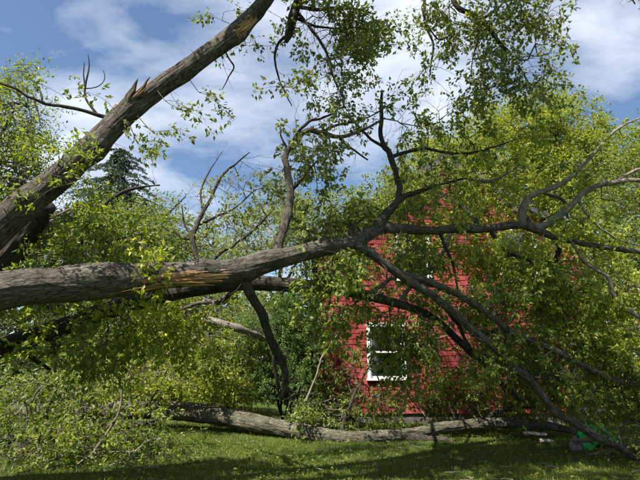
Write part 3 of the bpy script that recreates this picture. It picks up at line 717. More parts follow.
lean = Tree('leaning_tree', 'thick grey trunk leaning up across the sky from the left edge', 'tree')
lp = [(-215, 520, 5.3, 80), (-190, 440, 5.3, 62), (-130, 350, 5.3, 42), (-70, 291, 5.35, 35), (0, 229, 5.45, 30), (45, 190, 5.5, 28.5), (85, 154, 5.6, 26.5), (125, 115, 5.75, 25), (165, 84, 5.9, 23), (205, 56, 6.05, 21), (240, 28, 6.2, 20), (266, 0, 6.4, 17), (298, -45, 6.7, 16), (350, -100, 7.0, 15), (420, -150, 7.3, 14), (500, -170, 7.5, 10), (570, -160, 7.6, 6)]
lpath = to_path(lp)
upl = (-0.55, -0.25, .8)
sc1 = scar_fn(lpath, 228, 250, (.5, -.6, -.5), .8); sc2 = scar_fn(lpath, 124, 152, (-.55, -.45, .7), .75)
def at_px(path, px):
    pr = np.array([project(p[:3])[0] for p in path]); ss = np.concatenate([[0], np.cumsum(np.linalg.norm(np.diff(path[:, :3], axis=0), axis=1))]); return float(np.interp(px, pr, ss))
def unit(*v): return np.array(v)/np.linalg.norm(v)
ltr, lpath = lean.limb('trunk', lp, 'bark', rough=.085, lumps=[(at_px(lpath, 92), unit(.6, -.4, -.7), .075, .14), (at_px(lpath, 236), unit(.6, -.4, -.6), .055, .16), (at_px(lpath, 132), unit(-.5, -.4, .7), .045, .20), (at_px(lpath, 20), unit(-.3, -.5, .8), .05, .3), (at_px(lpath, 180), unit(.4, -.2, -.8), .03, .2)], scar=lambda S, D: np.maximum(sc1(S, D), sc2(S, D)))
ltr['label'] = 'grey furrowed trunk with torn patches'
splinters(ltr, lpath, 225, 247, (.35, -.75, -.5), 9, .35, .26, 21, thick=.014)
splinters(ltr, lpath, 128, 150, (-.45, -.6, .6), 7, .4, .22, 22, thick=.014)
# the snapped stub standing off the trunk
stub, _ = lean.limb('stub', [(122, 112, 5.72, 12), (127, 101, 5.66, 10), (132, 91, 5.64, 7), (136, 83, 5.64, 3.5), (138, 79, 5.64, 1)], 'bark', rough=.2, skel=False)
for q in ([(132, 103, 5.64, 7), (137, 94, 5.62, 5), (143, 86, 5.62, 3), (150, 77, 5.62, .8)], [(136, 101, 5.63, 6), (142, 94, 5.62, 3.5), (147, 88, 5.62, 1)], [(129, 104, 5.62, 6), (133, 95, 5.6, 4), (135, 88, 5.6, 1)], [(140, 98, 5.66, 5), (146, 92, 5.66, 3), (149, 90, 5.66, .8)]):
    lean.limb('splinter', q, 'wood_grey', rough=.3, skel=False, sides=7)
# twin stem hidden under the trunk
lean.limb('stem', [(-120, 400, 5.9, 50), (-60, 320, 6.0, 38), (0, 262, 6.1, 33), (30, 226, 6.15, 27), (48, 205, 6.0, 18)], 'bark_dark', rough=.08)
# dead branch to the left
lean.limb('branch', [(112, 116, 5.65, 6), (95, 113, 5.6, 5), (70, 107, 5.5, 4.2), (48, 104, 5.4, 3.6), (28, 98, 5.3, 3.0), (5, 86, 5.2, 2.6), (-30, 75, 5.1, 2)], 'bark_dark')
lean.limb('twig', [(97, 113, 5.6, 3), (89, 100, 5.6, 2.4), (87, 88, 5.6, 2.2), (91, 70, 5.6, 1.8), (88, 54, 5.6, 1.0)], 'bark_dark', skel=False)
lean.limb('twig', [(87, 90, 5.6, 2), (83, 76, 5.6, 1.6), (84, 62, 5.6, .8)], 'bark_dark', skel=False)
lean.limb('twig', [(89, 88, 5.6, 1.6), (97, 87, 5.65, 1.3), (103, 78, 5.7, 1.1), (103, 70, 5.7, .7)], 'bark_dark', skel=False)
lean.limb('twig', [(42, 103, 5.4, 2.4), (41, 92, 5.45, 2), (33, 78, 5.5, 1.6), (20, 62, 5.5, 1.0)], 'bark_dark')
lean.limb('twig', [(33, 100, 5.3, 2), (36, 116, 5.3, 1.5), (42, 128, 5.3, 1.0)], 'bark_dark')
lean.limb('twig', [(231, 50, 6.15, 2.4), (234, 66, 6.1, 2), (229, 78, 6.1, 1.5), (222, 90, 6.1, .8)], 'bark_dark', skel=False)
# bough hanging from above, snapped at its lower end
lean.limb('bough', [(318, -62, 6.8, 16), (306, -25, 6.7, 13), (298, 0, 6.6, 12), (295, 18, 6.6, 11), (289, 33, 6.6, 10), (286, 42, 6.6, 5)], 'bark_dark', rough=.13)
lean.limb('branch', [(287, 36, 6.6, 4), (278, 42, 6.6, 3.6), (275, 55, 6.6, 3), (276, 72, 6.65, 2.6), (284, 90, 6.7, 2), (292, 106, 6.7, 1.2)], 'bark_dark')
lean.limb('branch', [(297, 8, 6.6, 5), (320, 10, 6.7, 4), (345, 6, 6.8, 3.5), (375, 14, 6.9, 2)], 'bark_dark')
lean.limb('branch', [(296, 18, 6.6, 4), (315, 26, 6.8, 3), (340, 30, 6.9, 2.2), (365, 40, 7, 1.4)], 'bark_dark')
lean.limb('branch', [(296, 10, 6.6, 5), (318, 40, 6.5, 3.6), (330, 70, 6.5, 2.6), (345, 100, 6.5, 1.4)], 'bark_dark')
# boughs reaching down into the top right
lean.limb('bough', [(425, -150, 7.3, 10), (440, -60, 7.2, 8), (454, 0, 7.1, 6.5), (474, 14, 7.1, 5.5), (489, 28, 7.1, 5), (502, 45, 7.1, 4), (514, 58, 7.1, 2.5), (528, 82, 7.1, 1.5)], 'bark_dark')
lean.limb('branch', [(484, 16, 7.1, 3.4), (496, 10, 7.1, 3), (512, 0, 7.1, 2.6), (545, 8, 7.1, 1.5)], 'bark_dark')
lean.limb('branch', [(440, -50, 7.2, 5), (426, -10, 7.2, 4), (424, 8, 7.2, 3.6), (426, 26, 7.2, 3), (433, 44, 7.2, 2.5), (430, 72, 7.2, 1.5)], 'bark_dark')
lean.limb('branch', [(478, 20, 7.1, 2.6), (476, 42, 7.1, 2.2), (474, 62, 7.1, 1.5), (470, 85, 7.1, 1)], 'bark_dark')
lean.limb('branch', [(426, 26, 7.2, 2), (440, 38, 7.2, 1.7), (452, 34, 7.2, 1)], 'bark_dark')
lean.limb('bough', [(560, -160, 7.6, 6), (600, -80, 7.6, 5), (622, -20, 7.6, 3), (635, 4, 7.6, 1.5)], 'bark_dark')
spray(lean, [(322, 22, 6.7, 36, 26, .5, 90), (350, 42, 6.8, 34, 28, .5, 84), (333, 68, 6.6, 28, 22, .4, 60), (365, 22, 6.9, 20, 20, .35, 36), (290, 86, 6.7, 10, 14, .2, 14), (340, 100, 6.6, 24, 10, .3, 18),
             (450, 14, 7.2, 40, 20, .4, 75), (500, 18, 7.1, 42, 24, .5, 110), (535, 45, 7.1, 26, 26, .4, 65), (525, 82, 7.1, 34, 24, .4, 85), (480, 60, 7.1, 20, 30, .35, 38), (430, 70, 7.2, 15, 14, .25, 22), (545, 12, 7.1, 18, 16, .3, 32), (490, 92, 7.1, 24, 16, .3, 40), (632, 0, 7.6, 14, 5, .2, 10)],
      leaf=.088, per=11, mat='leaf_pale', clump=.49, spread=.10, droop=.5, dens=.92)
spray(lean, [(203, 92, 6.05, 7, 13, .12, 9), (150, 132, 5.75, 10, 10, .12, 11), (168, 108, 5.7, 9, 9, .12, 9), (132, 138, 5.7, 9, 9, .1, 9), (226, 16, 6.1, 8, 14, .12, 9), (252, 38, 6.2, 7, 8, .12, 8), (118, 115, 5.4, 4, 6, .1, 2)], leaf=.085, per=10, mat='leaf_pale', clump=.3, spread=.07, tone=-.12, dens=.45)
spray(lean, [(72, 158, 5.2, 16, 15, .16, 24), (85, 178, 5.2, 10, 12, .14, 12), (40, 175, 5.25, 20, 12, .14, 12), (18, 70, 5.4, 18, 14, .2, 10), (38, 125, 5.3, 8, 12, .15, 6)], leaf=.075, per=10, mat='leaf', clump=.3, spread=.07, tone=.1, dens=.6)
# the crown above the frame that shades the lawn
tp = lpath[np.argmin(np.abs(lpath[:, 2]-7.6))]; n_before = len(lean.nodes)
for pts in ([(*tp[:3], .13), (.2, 5.6, 8.0, .09), (.6, 5.0, 8.3, .06), (1.0, 4.2, 8.5, .03)], [(*tp[:3], .12), (-1.2, 5.8, 8.4, .08), (-2.2, 5.0, 8.9, .05), (-3.0, 4.2, 9.2, .02)], [(.2, 5.6, 8.0, .07), (1.4, 5.8, 8.6, .05), (2.6, 5.6, 9.0, .03)]):
    lean.limb('bough', pts, 'bark_dark', world=True)
spray(lean, [(-.6, 5.1, 7.9, 1.0, .6, 1.0, 60), (.6, 5.2, 8.4, 1.2, .6, 1.0, 80), (2.0, 5.6, 8.7, 1.1, .6, 1.0, 70), (1.0, 4.2, 8.6, 1.0, .6, 1.0, 60), (-2.2, 4.8, 9.0, 1.0, .6, 1.0, 40), (.2, 4.9, 8.1, 1.6, .5, 1.2, 120), (1.8, 5.0, 8.8, 1.6, .5, 1.2, 110), (-1.0, 4.0, 8.3, 1.0, .5, .7, 50), (.6, 3.6, 8.5, 1.2, .5, .8, 80), (-2.2, 6.0, 9.0, .9, .35, .5, 46), (-.8, 6.1, 9.0, .9, .35, .5, 50), (.7, 6.3, 9.2, .9, .35, .6, 50), (2.2, 6.2, 9.2, .9, .35, .6, 44)], leaf=.10, per=12, mat='leaf_pale', clump=.46, spread=.14, world=True, nodes=np.concatenate(lean.nodes[n_before:]))

# ------------------------------------------------------------------ the fallen trunk and its crown
fall = Tree('fallen_tree', 'big fallen tree whose torn grey trunk lies across the picture at eye level', 'tree')
fp = [(-200, 348, 5.15, 54), (-100, 318, 5.2, 47), (0, 292, 5.4, 39), (60, 285, 5.6, 37), (120, 280, 5.8, 33), (175, 275, 6.0, 27), (225, 272, 6.2, 24), (262, 264, 6.35, 21), (290, 256, 6.5, 19), (320, 248, 6.7, 17), (350, 242, 6.9, 15), (372, 232, 7.1, 13), (386, 224, 7.25, 12)]
fpath = to_path(fp)
fs = scar_fn(fpath, 156, 214, (.05, -.85, -.45), .55)
ftr, fpath = fall.limb('trunk', fp, 'bark', rough=.085, scar=fs, lumps=[(at_px(fpath, 266), unit(.1, -.5, .8), .05, .22), (at_px(fpath, 246), unit(0, -.4, -.9), .05, .13), (at_px(fpath, 100), unit(0, -.6, .7), .03, .3), (at_px(fpath, 205), unit(0, -.3, .9), .03, .15), (at_px(fpath, 345), unit(0, -.7, -.5), .03, .15)])
ftr['label'] = 'fallen grey trunk with torn orange wood on its near side'
splinters(ftr, fpath, 150, 215, (.05, -.85, -.42), 26, .42, .34, 5, thick=.013)
splinters(ftr, fpath, 165, 215, (.05, -.75, -.62), 7, .25, .36, 6, thick=.018)
splinters(ftr, fpath, 148, 220, (.05, -.85, -.5), 18, .35, .6, 8, thick=.006)
fall.limb('limb', [(378, 228, 7.2, 11), (400, 229, 7.3, 10.5), (430, 230, 7.5, 10), (480, 228, 7.8, 9), (530, 227, 8.1, 8.5), (560, 238, 8.2, 6.5), (606, 248, 8.3, 5.5), (640, 253, 8.4, 5), (700, 262, 8.5, 4), (760, 285, 8.6, 2)], 'bark')
fall.limb('limb', [(345, 243, 6.9, 11), (362, 248, 6.95, 10), (395, 272, 7.15, 8.8), (435, 300, 7.4, 8.4), (475, 332, 7.65, 8), (500, 354, 7.8, 7.5), (530, 380, 8.0, 7.2), (555, 408, 8.2, 7), (590, 434, 8.4, 6.8), (620, 448, 8.5, 6.3), (642, 462, 8.6, 5.5), (690, 488, 8.5, 4.5)], 'bark')
fall.limb('limb', [(398, 274, 7.2, 7.5), (420, 279, 7.3, 7), (455, 292, 7.5, 6.6), (490, 315, 7.7, 6.3), (520, 336, 7.85, 6.2), (552, 348, 8.0, 6), (585, 367, 8.1, 5.8), (612, 379, 8.2, 5.6), (624, 383, 8.2, 4)], 'bark')
fall.limb('branch', [(372, 232, 7.1, 11), (385, 215, 7.2, 10), (396, 202, 7.3, 8), (399, 182, 7.4, 7), (392, 156, 7.4, 6), (382, 134, 7.4, 5.5), (381, 112, 7.4, 5), (382, 92, 7.4, 3)], 'bark_dark')
fall.limb('branch', [(392, 208, 7.3, 7), (404, 197, 7.3, 6), (418, 193, 7.4, 5), (440, 184, 7.6, 3.5), (468, 178, 7.8, 2)], 'bark_dark')
fall.limb('branch', [(392, 156, 7.4, 5), (406, 152, 7.4, 4.6), (425, 149, 7.4, 4.2), (448, 151, 7.5, 3.5), (480, 150, 7.7, 2.4), (515, 140, 7.9, 1.2)], 'bark_dark')
fall.limb('branch', [(388, 148, 7.4, 3.5), (370, 138, 7.4, 3), (352, 120, 7.5, 2.4), (338, 112, 7.5, 1.5)], 'bark_dark')
fall.limb('branch', [(524, 226, 8.05, 9), (523, 214, 8.0, 8), (527, 201, 7.95, 7), (538, 193, 7.9, 6), (552, 188, 7.9, 5.5), (570, 180, 7.9, 5), (582, 168, 7.9, 4.4), (594, 154, 7.9, 3.5), (615, 130, 7.9, 2.5), (640, 118, 7.9, 1.5)], 'bark_pale')
fall.limb('branch', [(542, 192, 7.9, 4), (552, 195, 7.9, 4.5), (562, 201, 7.9, 4), (566, 206, 8, 2.5)], 'bark')
fall.limb('branch', [(536, 226, 8.1, 8), (556, 218, 8.1, 7.5), (570, 206, 8.1, 7), (580, 195, 8.1, 6.5), (596, 186, 8.1, 6), (613, 181, 8.1, 5.5), (640, 181, 8.1, 4.5), (690, 184, 8.2, 3)], 'bark_pale')
fall.limb('branch', [(612, 181, 8.1, 4), (626, 175, 8.1, 3.5), (645, 166, 8.1, 2.8), (680, 150, 8.1, 1.5)], 'bark_pale')
fall.limb('branch', [(578, 199, 8.1, 3), (586, 212, 8.05, 2.8), (600, 226, 8.0, 2.4), (616, 238, 8.0, 2), (640, 246, 8.0, 1.4)], 'bark_pale')
fall.limb('branch', [(572, 241, 8.2, 4), (586, 262, 8.1, 3.5), (604, 272, 8.0, 3.2), (610, 282, 8.0, 3.4), (612, 296, 8.0, 3.6), (624, 308, 8.0, 3.6), (640, 318, 8.0, 3.4), (670, 330, 8, 2)], 'bark_pale')
fall.limb('branch', [(528, 378, 8.0, 4.5), (550, 378, 8.0, 3.8), (574, 377, 8.1, 3), (600, 372, 8.2, 1.5)], 'bark_dark')
# upright limb left of the fork
fall.limb('limb', [(272, 258, 6.45, 13), (275, 243, 6.5, 10), (283, 222, 6.55, 9), (289, 200, 6.6, 8.5), (289, 178, 6.6, 8), (286, 158, 6.6, 8), (288, 148, 6.6, 7), (296, 139, 6.6, 6.5), (306, 130, 6.65, 6), (322, 134, 6.8, 5.5), (338, 138, 6.9, 4.5), (360, 132, 7.0, 3), (385, 118, 7.1, 1.8)], 'bark')
fall.limb('branch', [(290, 146, 6.6, 4.5), (296, 134, 6.6, 4), (308, 122, 6.65, 3.4), (325, 116, 6.8, 2.6), (345, 106, 6.9, 1.5)], 'bark_dark')
fall.limb('branch', [(318, 133, 6.8, 3.5), (340, 124, 6.9, 2.8), (365, 118, 7.0, 2), (390, 104, 7.1, 1.2)], 'bark')
fall.limb('branch', [(338, 138, 6.9, 3), (352, 150, 7, 2.4), (368, 160, 7, 1.6)], 'bark_dark')
fall.limb('branch', [(288, 150, 6.6, 2.5), (282, 138, 6.6, 2), (281, 128, 6.6, 1)], 'bark_dark', skel=False)
fall.limb('branch', [(289, 190, 6.6, 4), (305, 175, 6.6, 3), (318, 160, 6.7, 2)], 'bark_dark')
# branch bent down under the trunk
fall.limb('branch', [(245, 280, 6.3, 14), (251, 298, 6.4, 11), (262, 316, 6.6, 10), (270, 334, 6.8, 9), (276, 350, 7.0, 9), (284, 366, 7.2, 8), (286, 380, 7.3, 6.5), (283, 396, 7.4, 3)], 'bark_dark', rough=.1)
fall.limb('branch', [(277, 350, 7.0, 5), (275, 366, 7.1, 4), (277, 384, 7.2, 3), (282, 400, 7.3, 1)], 'bark_dark')
# small sticks on the house side
fall.limb('branch', [(398, 303, 7.6, 4), (420, 278, 7.9, 6), (435, 262, 8.2, 5), (448, 240, 8.4, 4), (455, 214, 8.6, 2.5)], 'bark_pale')
fall.limb('branch', [(365, 296, 7.4, 4), (382, 285, 7.5, 4.5), (395, 276, 7.3, 5)], 'bark_pale', skel=False)
fall.limb('branch', [(372, 250, 7.0, 3), (384, 268, 7.0, 2.6), (386, 282, 7.0, 2), (378, 296, 7.0, 1.4)], 'bark_dark')
fall.limb('branch', [(436, 302, 7.4, 5), (455, 322, 7.7, 4), (468, 345, 8, 3.5), (490, 366, 8.3, 3), (505, 392, 8.6, 2)], 'bark_dark')
fall.limb('branch', [(440, 230, 7.5, 4), (452, 262, 7.7, 3), (458, 290, 7.8, 2)], 'bark_dark')
fall.limb('branch', [(490, 228, 7.85, 5), (505, 250, 8.0, 4), (540, 266, 8.2, 3), (575, 290, 8.4, 2)], 'bark_dark')
fall.limb('branch', [(470, 192, 7.9, 2), (485, 186, 8.0, 4), (500, 178, 8.1, 3), (520, 165, 8.2, 2)], 'bark_pale')
# leafy twigs of the fallen crown
spray(fall, [(300, 160, 6.7, 16, 24, .35, 28, 'leaf_pale'), (316, 174, 6.8, 14, 24, .35, 26, 'leaf_pale'), (310, 140, 6.7, 22, 16, .35, 24, 'leaf_pale'), (345, 128, 7.0, 26, 10, .3, 14), (372, 112, 7.1, 24, 14, .3, 20),
             (310, 225, 6.9, 22, 20, .35, 40, 'leaf_pale'), (345, 222, 7.1, 26, 16, .4, 44), (362, 208, 7.2, 20, 12, .35, 20), (330, 265, 6.8, 24, 22, .35, 62), (325, 295, 6.9, 22, 24, .35, 56), (352, 280, 7.0, 18, 20, .3, 34), (345, 318, 7.2, 18, 18, .35, 22)],
      leaf=.09, per=12, mat='leaf', clump=.47, spread=.09, droop=.75, dens=.75)
spray(fall, [(405, 122, 7.5, 30, 20, .45, 48), (440, 118, 7.6, 34, 20, .5, 54), (425, 160, 7.6, 28, 18, .45, 36), (470, 142, 7.8, 34, 24, .5, 58), (412, 205, 7.5, 24, 14, .4, 34), (455, 195, 7.8, 36, 22, .5, 70, 'leaf_yellow'),
             (495, 175, 8.1, 32, 26, .5, 52, 'leaf_yellow'), (520, 145, 8.1, 30, 22, .5, 44, 'leaf_yellow'), (562, 165, 8.0, 28, 24, .45, 46), (600, 155, 8.0, 30, 26, .45, 48), (622, 205, 8.1, 28, 18, .45, 44, 'leaf_yellow'), (575, 222, 8.2, 28, 16, .4, 40, 'leaf_yellow'), (632, 135, 8, 16, 18, .3, 18)],
      leaf=.09, per=12, mat='leaf', clump=.50, spread=.10, droop=.55, dens=.52)
spray(fall, [(410, 250, 7.5, 22, 16, .35, 34), (438, 248, 7.7, 18, 14, .3, 24, 'leaf_yellow'), (480, 246, 7.9, 26, 12, .35, 36, 'leaf_yellow'), (512, 258, 8.1, 30, 22, .45, 70, 'leaf_yellow'), (548, 272, 8.3, 30, 24, .45, 70), (540, 300, 8.4, 36, 20, .45, 74, 'leaf_yellow'), (590, 285, 8.2, 28, 28, .45, 66, 'leaf_yellow'), (625, 290, 8.1, 24, 30, .4, 56, 'leaf_yellow'),
             (500, 300, 7.9, 26, 16, .4, 44), (470, 298, 7.8, 16, 12, .3, 16), (415, 300, 7.6, 18, 10, .3, 16), (425, 330, 7.8, 16, 26, .35, 44), (412, 356, 8.0, 20, 18, .35, 34), (390, 322, 7.8, 18, 8, .3, 26), (395, 352, 7.9, 8, 8, .2, 6),
             (500, 340, 8.0, 22, 20, .4, 48), (535, 350, 8.2, 34, 22, .45, 74), (488, 358, 8.2, 24, 12, .4, 34), (575, 335, 8.3, 34, 24, .45, 74, 'leaf_yellow'), (615, 345, 8.2, 30, 26, .45, 66, 'leaf_yellow'), (606, 388, 8.5, 30, 16, .45, 60), (560, 372, 8.3, 24, 12, .4, 30), (646, 415, 8.6, 20, 22, .4, 46), (640, 375, 8.4, 22, 30, .4, 50)],
      leaf=.085, per=12, mat='leaf', clump=.42, spread=.10, droop=.7)

# boughs of the crown pressed against the house front
fall.limb('branch', [(480, 229, 7.8, 6), (470, 212, 9.0, 5), (450, 200, 10.4, 4), (425, 196, 11.6, 3), (400, 205, 12.4, 2)], 'bark_dark')
fall.limb('branch', [(535, 228, 8.1, 6), (520, 212, 9.4, 5), (505, 205, 10.8, 4), (520, 200, 12.0, 2.5)], 'bark_dark')
fall.limb('branch', [(560, 240, 8.2, 6), (556, 262, 9.4, 5), (550, 290, 10.6, 4), (540, 330, 11.6, 3)], 'bark_dark')
fall.limb('branch', [(475, 330, 7.65, 6), (492, 332, 9.0, 5), (510, 330, 10.4, 4), (515, 350, 11.8, 2.5)], 'bark_dark')
fall.limb('branch', [(400, 276, 7.2, 5), (398, 262, 8.6, 4), (405, 255, 10.0, 3), (420, 258, 11.5, 2)], 'bark_dark')
fall.limb('branch', [(350, 243, 6.9, 6), (352, 225, 8.2, 5), (358, 215, 9.8, 4), (365, 222, 11.5, 2.5)], 'bark_dark')
spray(fall, [(412, 222, 11.2, 24, 9, .6, 44), (440, 205, 10.8, 30, 16, .7, 84, 'leaf_yellow'), (485, 205, 10.8, 34, 18, .7, 100, 'leaf_yellow'), (530, 205, 10.8, 34, 22, .7, 110, 'leaf_yellow'), (575, 220, 10.6, 32, 26, .7, 100), (460, 172, 10.6, 32, 16, .7, 56), (445, 158, 11.6, 30, 16, .6, 60), (405, 178, 11.8, 24, 14, .5, 44), (375, 205, 11.8, 20, 14, .5, 36), (340, 232, 11.6, 18, 12, .5, 30), (515, 168, 10.6, 34, 18, .7, 60, 'leaf_yellow'), (420, 186, 11.2, 28, 16, .6, 66), (385, 200, 11.2, 26, 20, .6, 70),
             (332, 268, 9.6, 14, 10, .4, 26), (352, 212, 10.8, 24, 22, .6, 80), (345, 250, 10.6, 26, 18, .6, 66), (362, 262, 11.2, 14, 14, .4, 26), (402, 250, 11.2, 14, 14, .4, 34), (425, 245, 11.0, 22, 8, .5, 30, 'leaf_yellow'), (418, 288, 11.2, 14, 12, .4, 24), (412, 255, 10.4, 16, 12, .4, 30), (540, 345, 10.4, 26, 14, .5, 50, 'leaf_yellow'), (535, 385, 11.2, 30, 16, .5, 56), (570, 385, 11.2, 24, 22, .5, 50, 'leaf_yellow'), (555, 245, 10.0, 24, 16, .5, 44, 'leaf_yellow'), (485, 190, 10.2, 34, 12, .5, 44, 'leaf_yellow'), (440, 188, 10.6, 26, 12, .5, 36), (520, 240, 9.6, 26, 14, .5, 44, 'leaf_yellow'), (545, 295, 9.6, 28, 16, .5, 48), (470, 215, 9.6, 30, 8, .4, 34, 'leaf_yellow'), (435, 222, 11.4, 24, 8, .5, 34), (500, 318, 9.4, 22, 12, .4, 34), (575, 310, 9.8, 26, 22, .5, 50, 'leaf_yellow'), (470, 285, 10.2, 12, 8, .3, 12), (385, 282, 10.6, 12, 8, .3, 12), (480, 238, 10.8, 30, 9, .5, 40, 'leaf_yellow'),
             (530, 248, 10.6, 30, 22, .6, 84, 'leaf_yellow'), (520, 292, 10.8, 28, 14, .6, 60, 'leaf_yellow'), (560, 275, 10.4, 26, 22, .6, 74), (555, 320, 10.8, 34, 20, .7, 90, 'leaf_yellow'), (585, 350, 10.6, 30, 26, .7, 86, 'leaf_yellow'), (510, 330, 10.8, 28, 24, .6, 84), (530, 365, 11.0, 36, 22, .7, 100), (490, 352, 10.8, 16, 24, .5, 44), (590, 250, 10.4, 26, 26, .7, 74, 'leaf_yellow'), (490, 305, 10.6, 22, 12, .5, 34), (425, 318, 11.0, 14, 10, .4, 18), (425, 345, 10.8, 14, 24, .5, 44), (480, 372, 11.6, 30, 14, .6, 44), (450, 296, 10.8, 16, 9, .4, 16)],
      leaf=.088, per=12, mat='leaf', clump=.46, spread=.11, droop=.6, dens=.92)

# ------------------------------------------------------------------ the second stem behind the trunk
stem2 = Tree('fallen_tree', 'dark thinner fallen tree passing low behind the torn trunk', 'tree')
stem2.limb('trunk', [(-190, 440, 6.2, 40), (-100, 385, 6.4, 28), (0, 348, 6.6, 20), (60, 328, 6.7, 18), (110, 309, 6.8, 17), (170, 293, 6.9, 17), (240, 283, 7.0, 16), (300, 286, 7.1, 14), (345, 291, 7.3, 11), (395, 303, 7.6, 9), (430, 316, 7.9, 7), (458, 340, 8.2, 7), (486, 368, 8.5, 5), (520, 400, 8.9, 3)], 'bark_dark', rough=.08)
stem2.limb('limb', [(40, 336, 6.7, 16), (85, 318, 7.0, 15), (125, 306, 7.3, 14), (150, 304, 7.5, 10)], 'bark', rough=.1)
stem2.limb('branch', [(20, 345, 6.65, 6), (35, 360, 6.8, 4.5), (50, 370, 7, 3)], 'bark_dark')
stem2.limb('branch', [(52, 335, 6.7, 4), (54, 355, 6.8, 3.6), (55, 372, 6.9, 3)], 'bark_pale')
stem2.limb('branch', [(240, 285, 7.0, 7), (222, 300, 7.6, 6), (205, 302, 8.2, 5), (180, 310, 8.8, 3)], 'bark')
spray(stem2, [(60, 262, 6.2, 14, 16, .25, 22), (40, 290, 6.3, 16, 10, .2, 10), (145, 272, 5.75, 9, 14, .15, 16, 'leaf_yellow'), (28, 318, 6.4, 24, 10, .3, 20, 'leaf_yellow'), (75, 318, 6.5, 24, 8, .3, 16), (120, 312, 6.6, 22, 9, .3, 18, 'leaf_yellow'), (-10, 345, 6.4, 24, 14, .3, 14), (60, 350, 6.7, 22, 10, .35, 18), (100, 345, 7.0, 26, 18, .4, 40), (150, 330, 7.2, 26, 20, .4, 46, 'leaf_yellow'), (190, 318, 7.4, 28, 18, .4, 46, 'leaf_yellow'), (395, 315, 7.6, 10, 8, .3, 8), (365, 310, 7.4, 10, 8, .3, 8)],
      leaf=.095, per=11, mat='leaf', clump=.42, spread=.09, droop=.6, tone=.04)

# thin, half bare upright branches behind the trunk
up = Tree('broken_bough', 'thin half bare bough sticking up behind the middle of the trunk', 'bough')
up.limb('branch', [(215, 285, 7.2, 7), (200, 262, 7.3, 6), (193, 238, 7.4, 5), (203, 214, 7.5, 4), (212, 194, 7.6, 3.5), (222, 176, 7.7, 2.6), (238, 162, 7.8, 1.6), (250, 152, 7.9, .8)], 'bark_dark')
up.limb('branch', [(198, 225, 7.45, 3.5), (215, 218, 7.6, 3), (235, 208, 7.8, 2.4), (255, 190, 8, 1.4)], 'bark_dark')
up.limb('branch', [(194, 240, 7.4, 3), (180, 236, 7.4, 2.6), (162, 222, 7.4, 2), (175, 205, 7.4, 1.4), (186, 196, 7.4, .8)], 'bark_dark')
up.limb('branch', [(204, 212, 7.5, 2.4), (201, 190, 7.6, 2), (208, 172, 7.7, 1.5), (222, 152, 7.8, .8)], 'bark_dark')
up.limb('branch', [(193, 238, 7.4, 2.5), (185, 222, 7.5, 2), (182, 205, 7.5, 1.2)], 'bark_dark')
up.limb('branch', [(205, 268, 7.3, 4), (228, 250, 7.6, 3), (250, 235, 7.8, 2.2), (268, 215, 8, 1.4)], 'bark_dark')
spray(up, [(245, 185, 7.9, 26, 26, .4, 42), (262, 205, 8, 20, 26, .4, 40), (225, 225, 7.7, 26, 16, .4, 30), (245, 235, 7.8, 26, 14, .4, 36), (200, 190, 7.6, 16, 22, .3, 10), (180, 225, 7.4, 16, 12, .3, 10)], leaf=.075, per=8, mat='leaf_pale', clump=.42, spread=.08, bare=.25, tone=.1)

bare = Tree('broken_bough', 'drooping leafy bough caught between the two left trunks', 'bough')
bare.limb('branch', [(60, 290, 6.4, 6), (75, 255, 6.5, 5.5), (92, 222, 6.6, 4.5), (112, 200, 6.7, 4), (135, 189, 6.8, 3), (160, 185, 6.9, 1.2)], 'bark_dark')
bare.limb('branch', [(92, 222, 6.6, 4), (82, 210, 6.5, 3.5), (70, 212, 6.4, 3), (45, 220, 6.3, 2)], 'bark_pale')
bare.limb('branch', [(112, 200, 6.7, 3), (118, 215, 6.8, 2.6), (130, 232, 6.9, 2), (150, 250, 7, 1)], 'bark_pale')
bare.limb('branch', [(85, 235, 6.5, 3), (110, 240, 6.6, 2.4), (140, 235, 6.7, 1.6), (165, 240, 6.8, 1)], 'bark_dark')
spray(bare, [(60, 225, 6.4, 24, 22, .35, 36), (100, 225, 6.6, 26, 22, .35, 46), (140, 242, 6.8, 26, 18, .35, 40), (85, 255, 6.4, 28, 16, .35, 40), (35, 235, 6.3, 20, 20, .3, 26), (165, 250, 6.9, 16, 14, .3, 18)], leaf=.08, per=11, mat='leaf', clump=.44, spread=.09, droop=.75)

# ------------------------------------------------------------------ the log on the grass
log = Tree('ground_log', 'long mossy grey log lying on the lawn in front of the house', 'log')
gl = [(-80, 420, 12.6, 18), (0, 415, 12.5, 17), (90, 411, 12.35, 16), (180, 411, 12.1, 16), (240, 420, 11.6, 16), (300, 432, 11.1, 14.5), (350, 438, 10.9, 12.5), (400, 436, 11.0, 11.5), (440, 428, 11.3, 10.5), (490, 423, 11.5, 9.5), (540, 425, 11.6, 8), (575, 431, 11.6, 5)]
log.limb('trunk', gl, 'bark_moss', rough=.13)
log.limb('branch', [(400, 437, 11.0, 9), (450, 443, 10.9, 7), (500, 446, 10.9, 5), (530, 444, 11, 3)], 'bark_dark')
log.limb('branch', [(118, 408, 12.2, 11), (120, 430, 10.8, 10), (122, 448, 9.9, 9), (123, 460, 9.4, 8)], 'bark_dark', rough=.1)
log.limb('branch', [(470, 425, 11.7, 5), (500, 412, 11.5, 4), (535, 406, 11.4, 2.4)], 'bark_dark')
log.limb('branch', [(340, 430, 11, 3.4), (350, 405, 11.3, 2.8), (362, 380, 11.6, 2), (372, 360, 11.9, 1)], 'bark_dark')
log.limb('branch', [(300, 420, 11.2, 2.6), (312, 385, 11.3, 2.2), (327, 350, 11.5, 1.8), (345, 325, 11.7, 1)], 'bark_pale')
log.limb('branch', [(90, 402, 12.2, 5), (86, 380, 11.6, 4), (95, 350, 11.2, 3), (110, 325, 11, 1.5)], 'bark_pale')
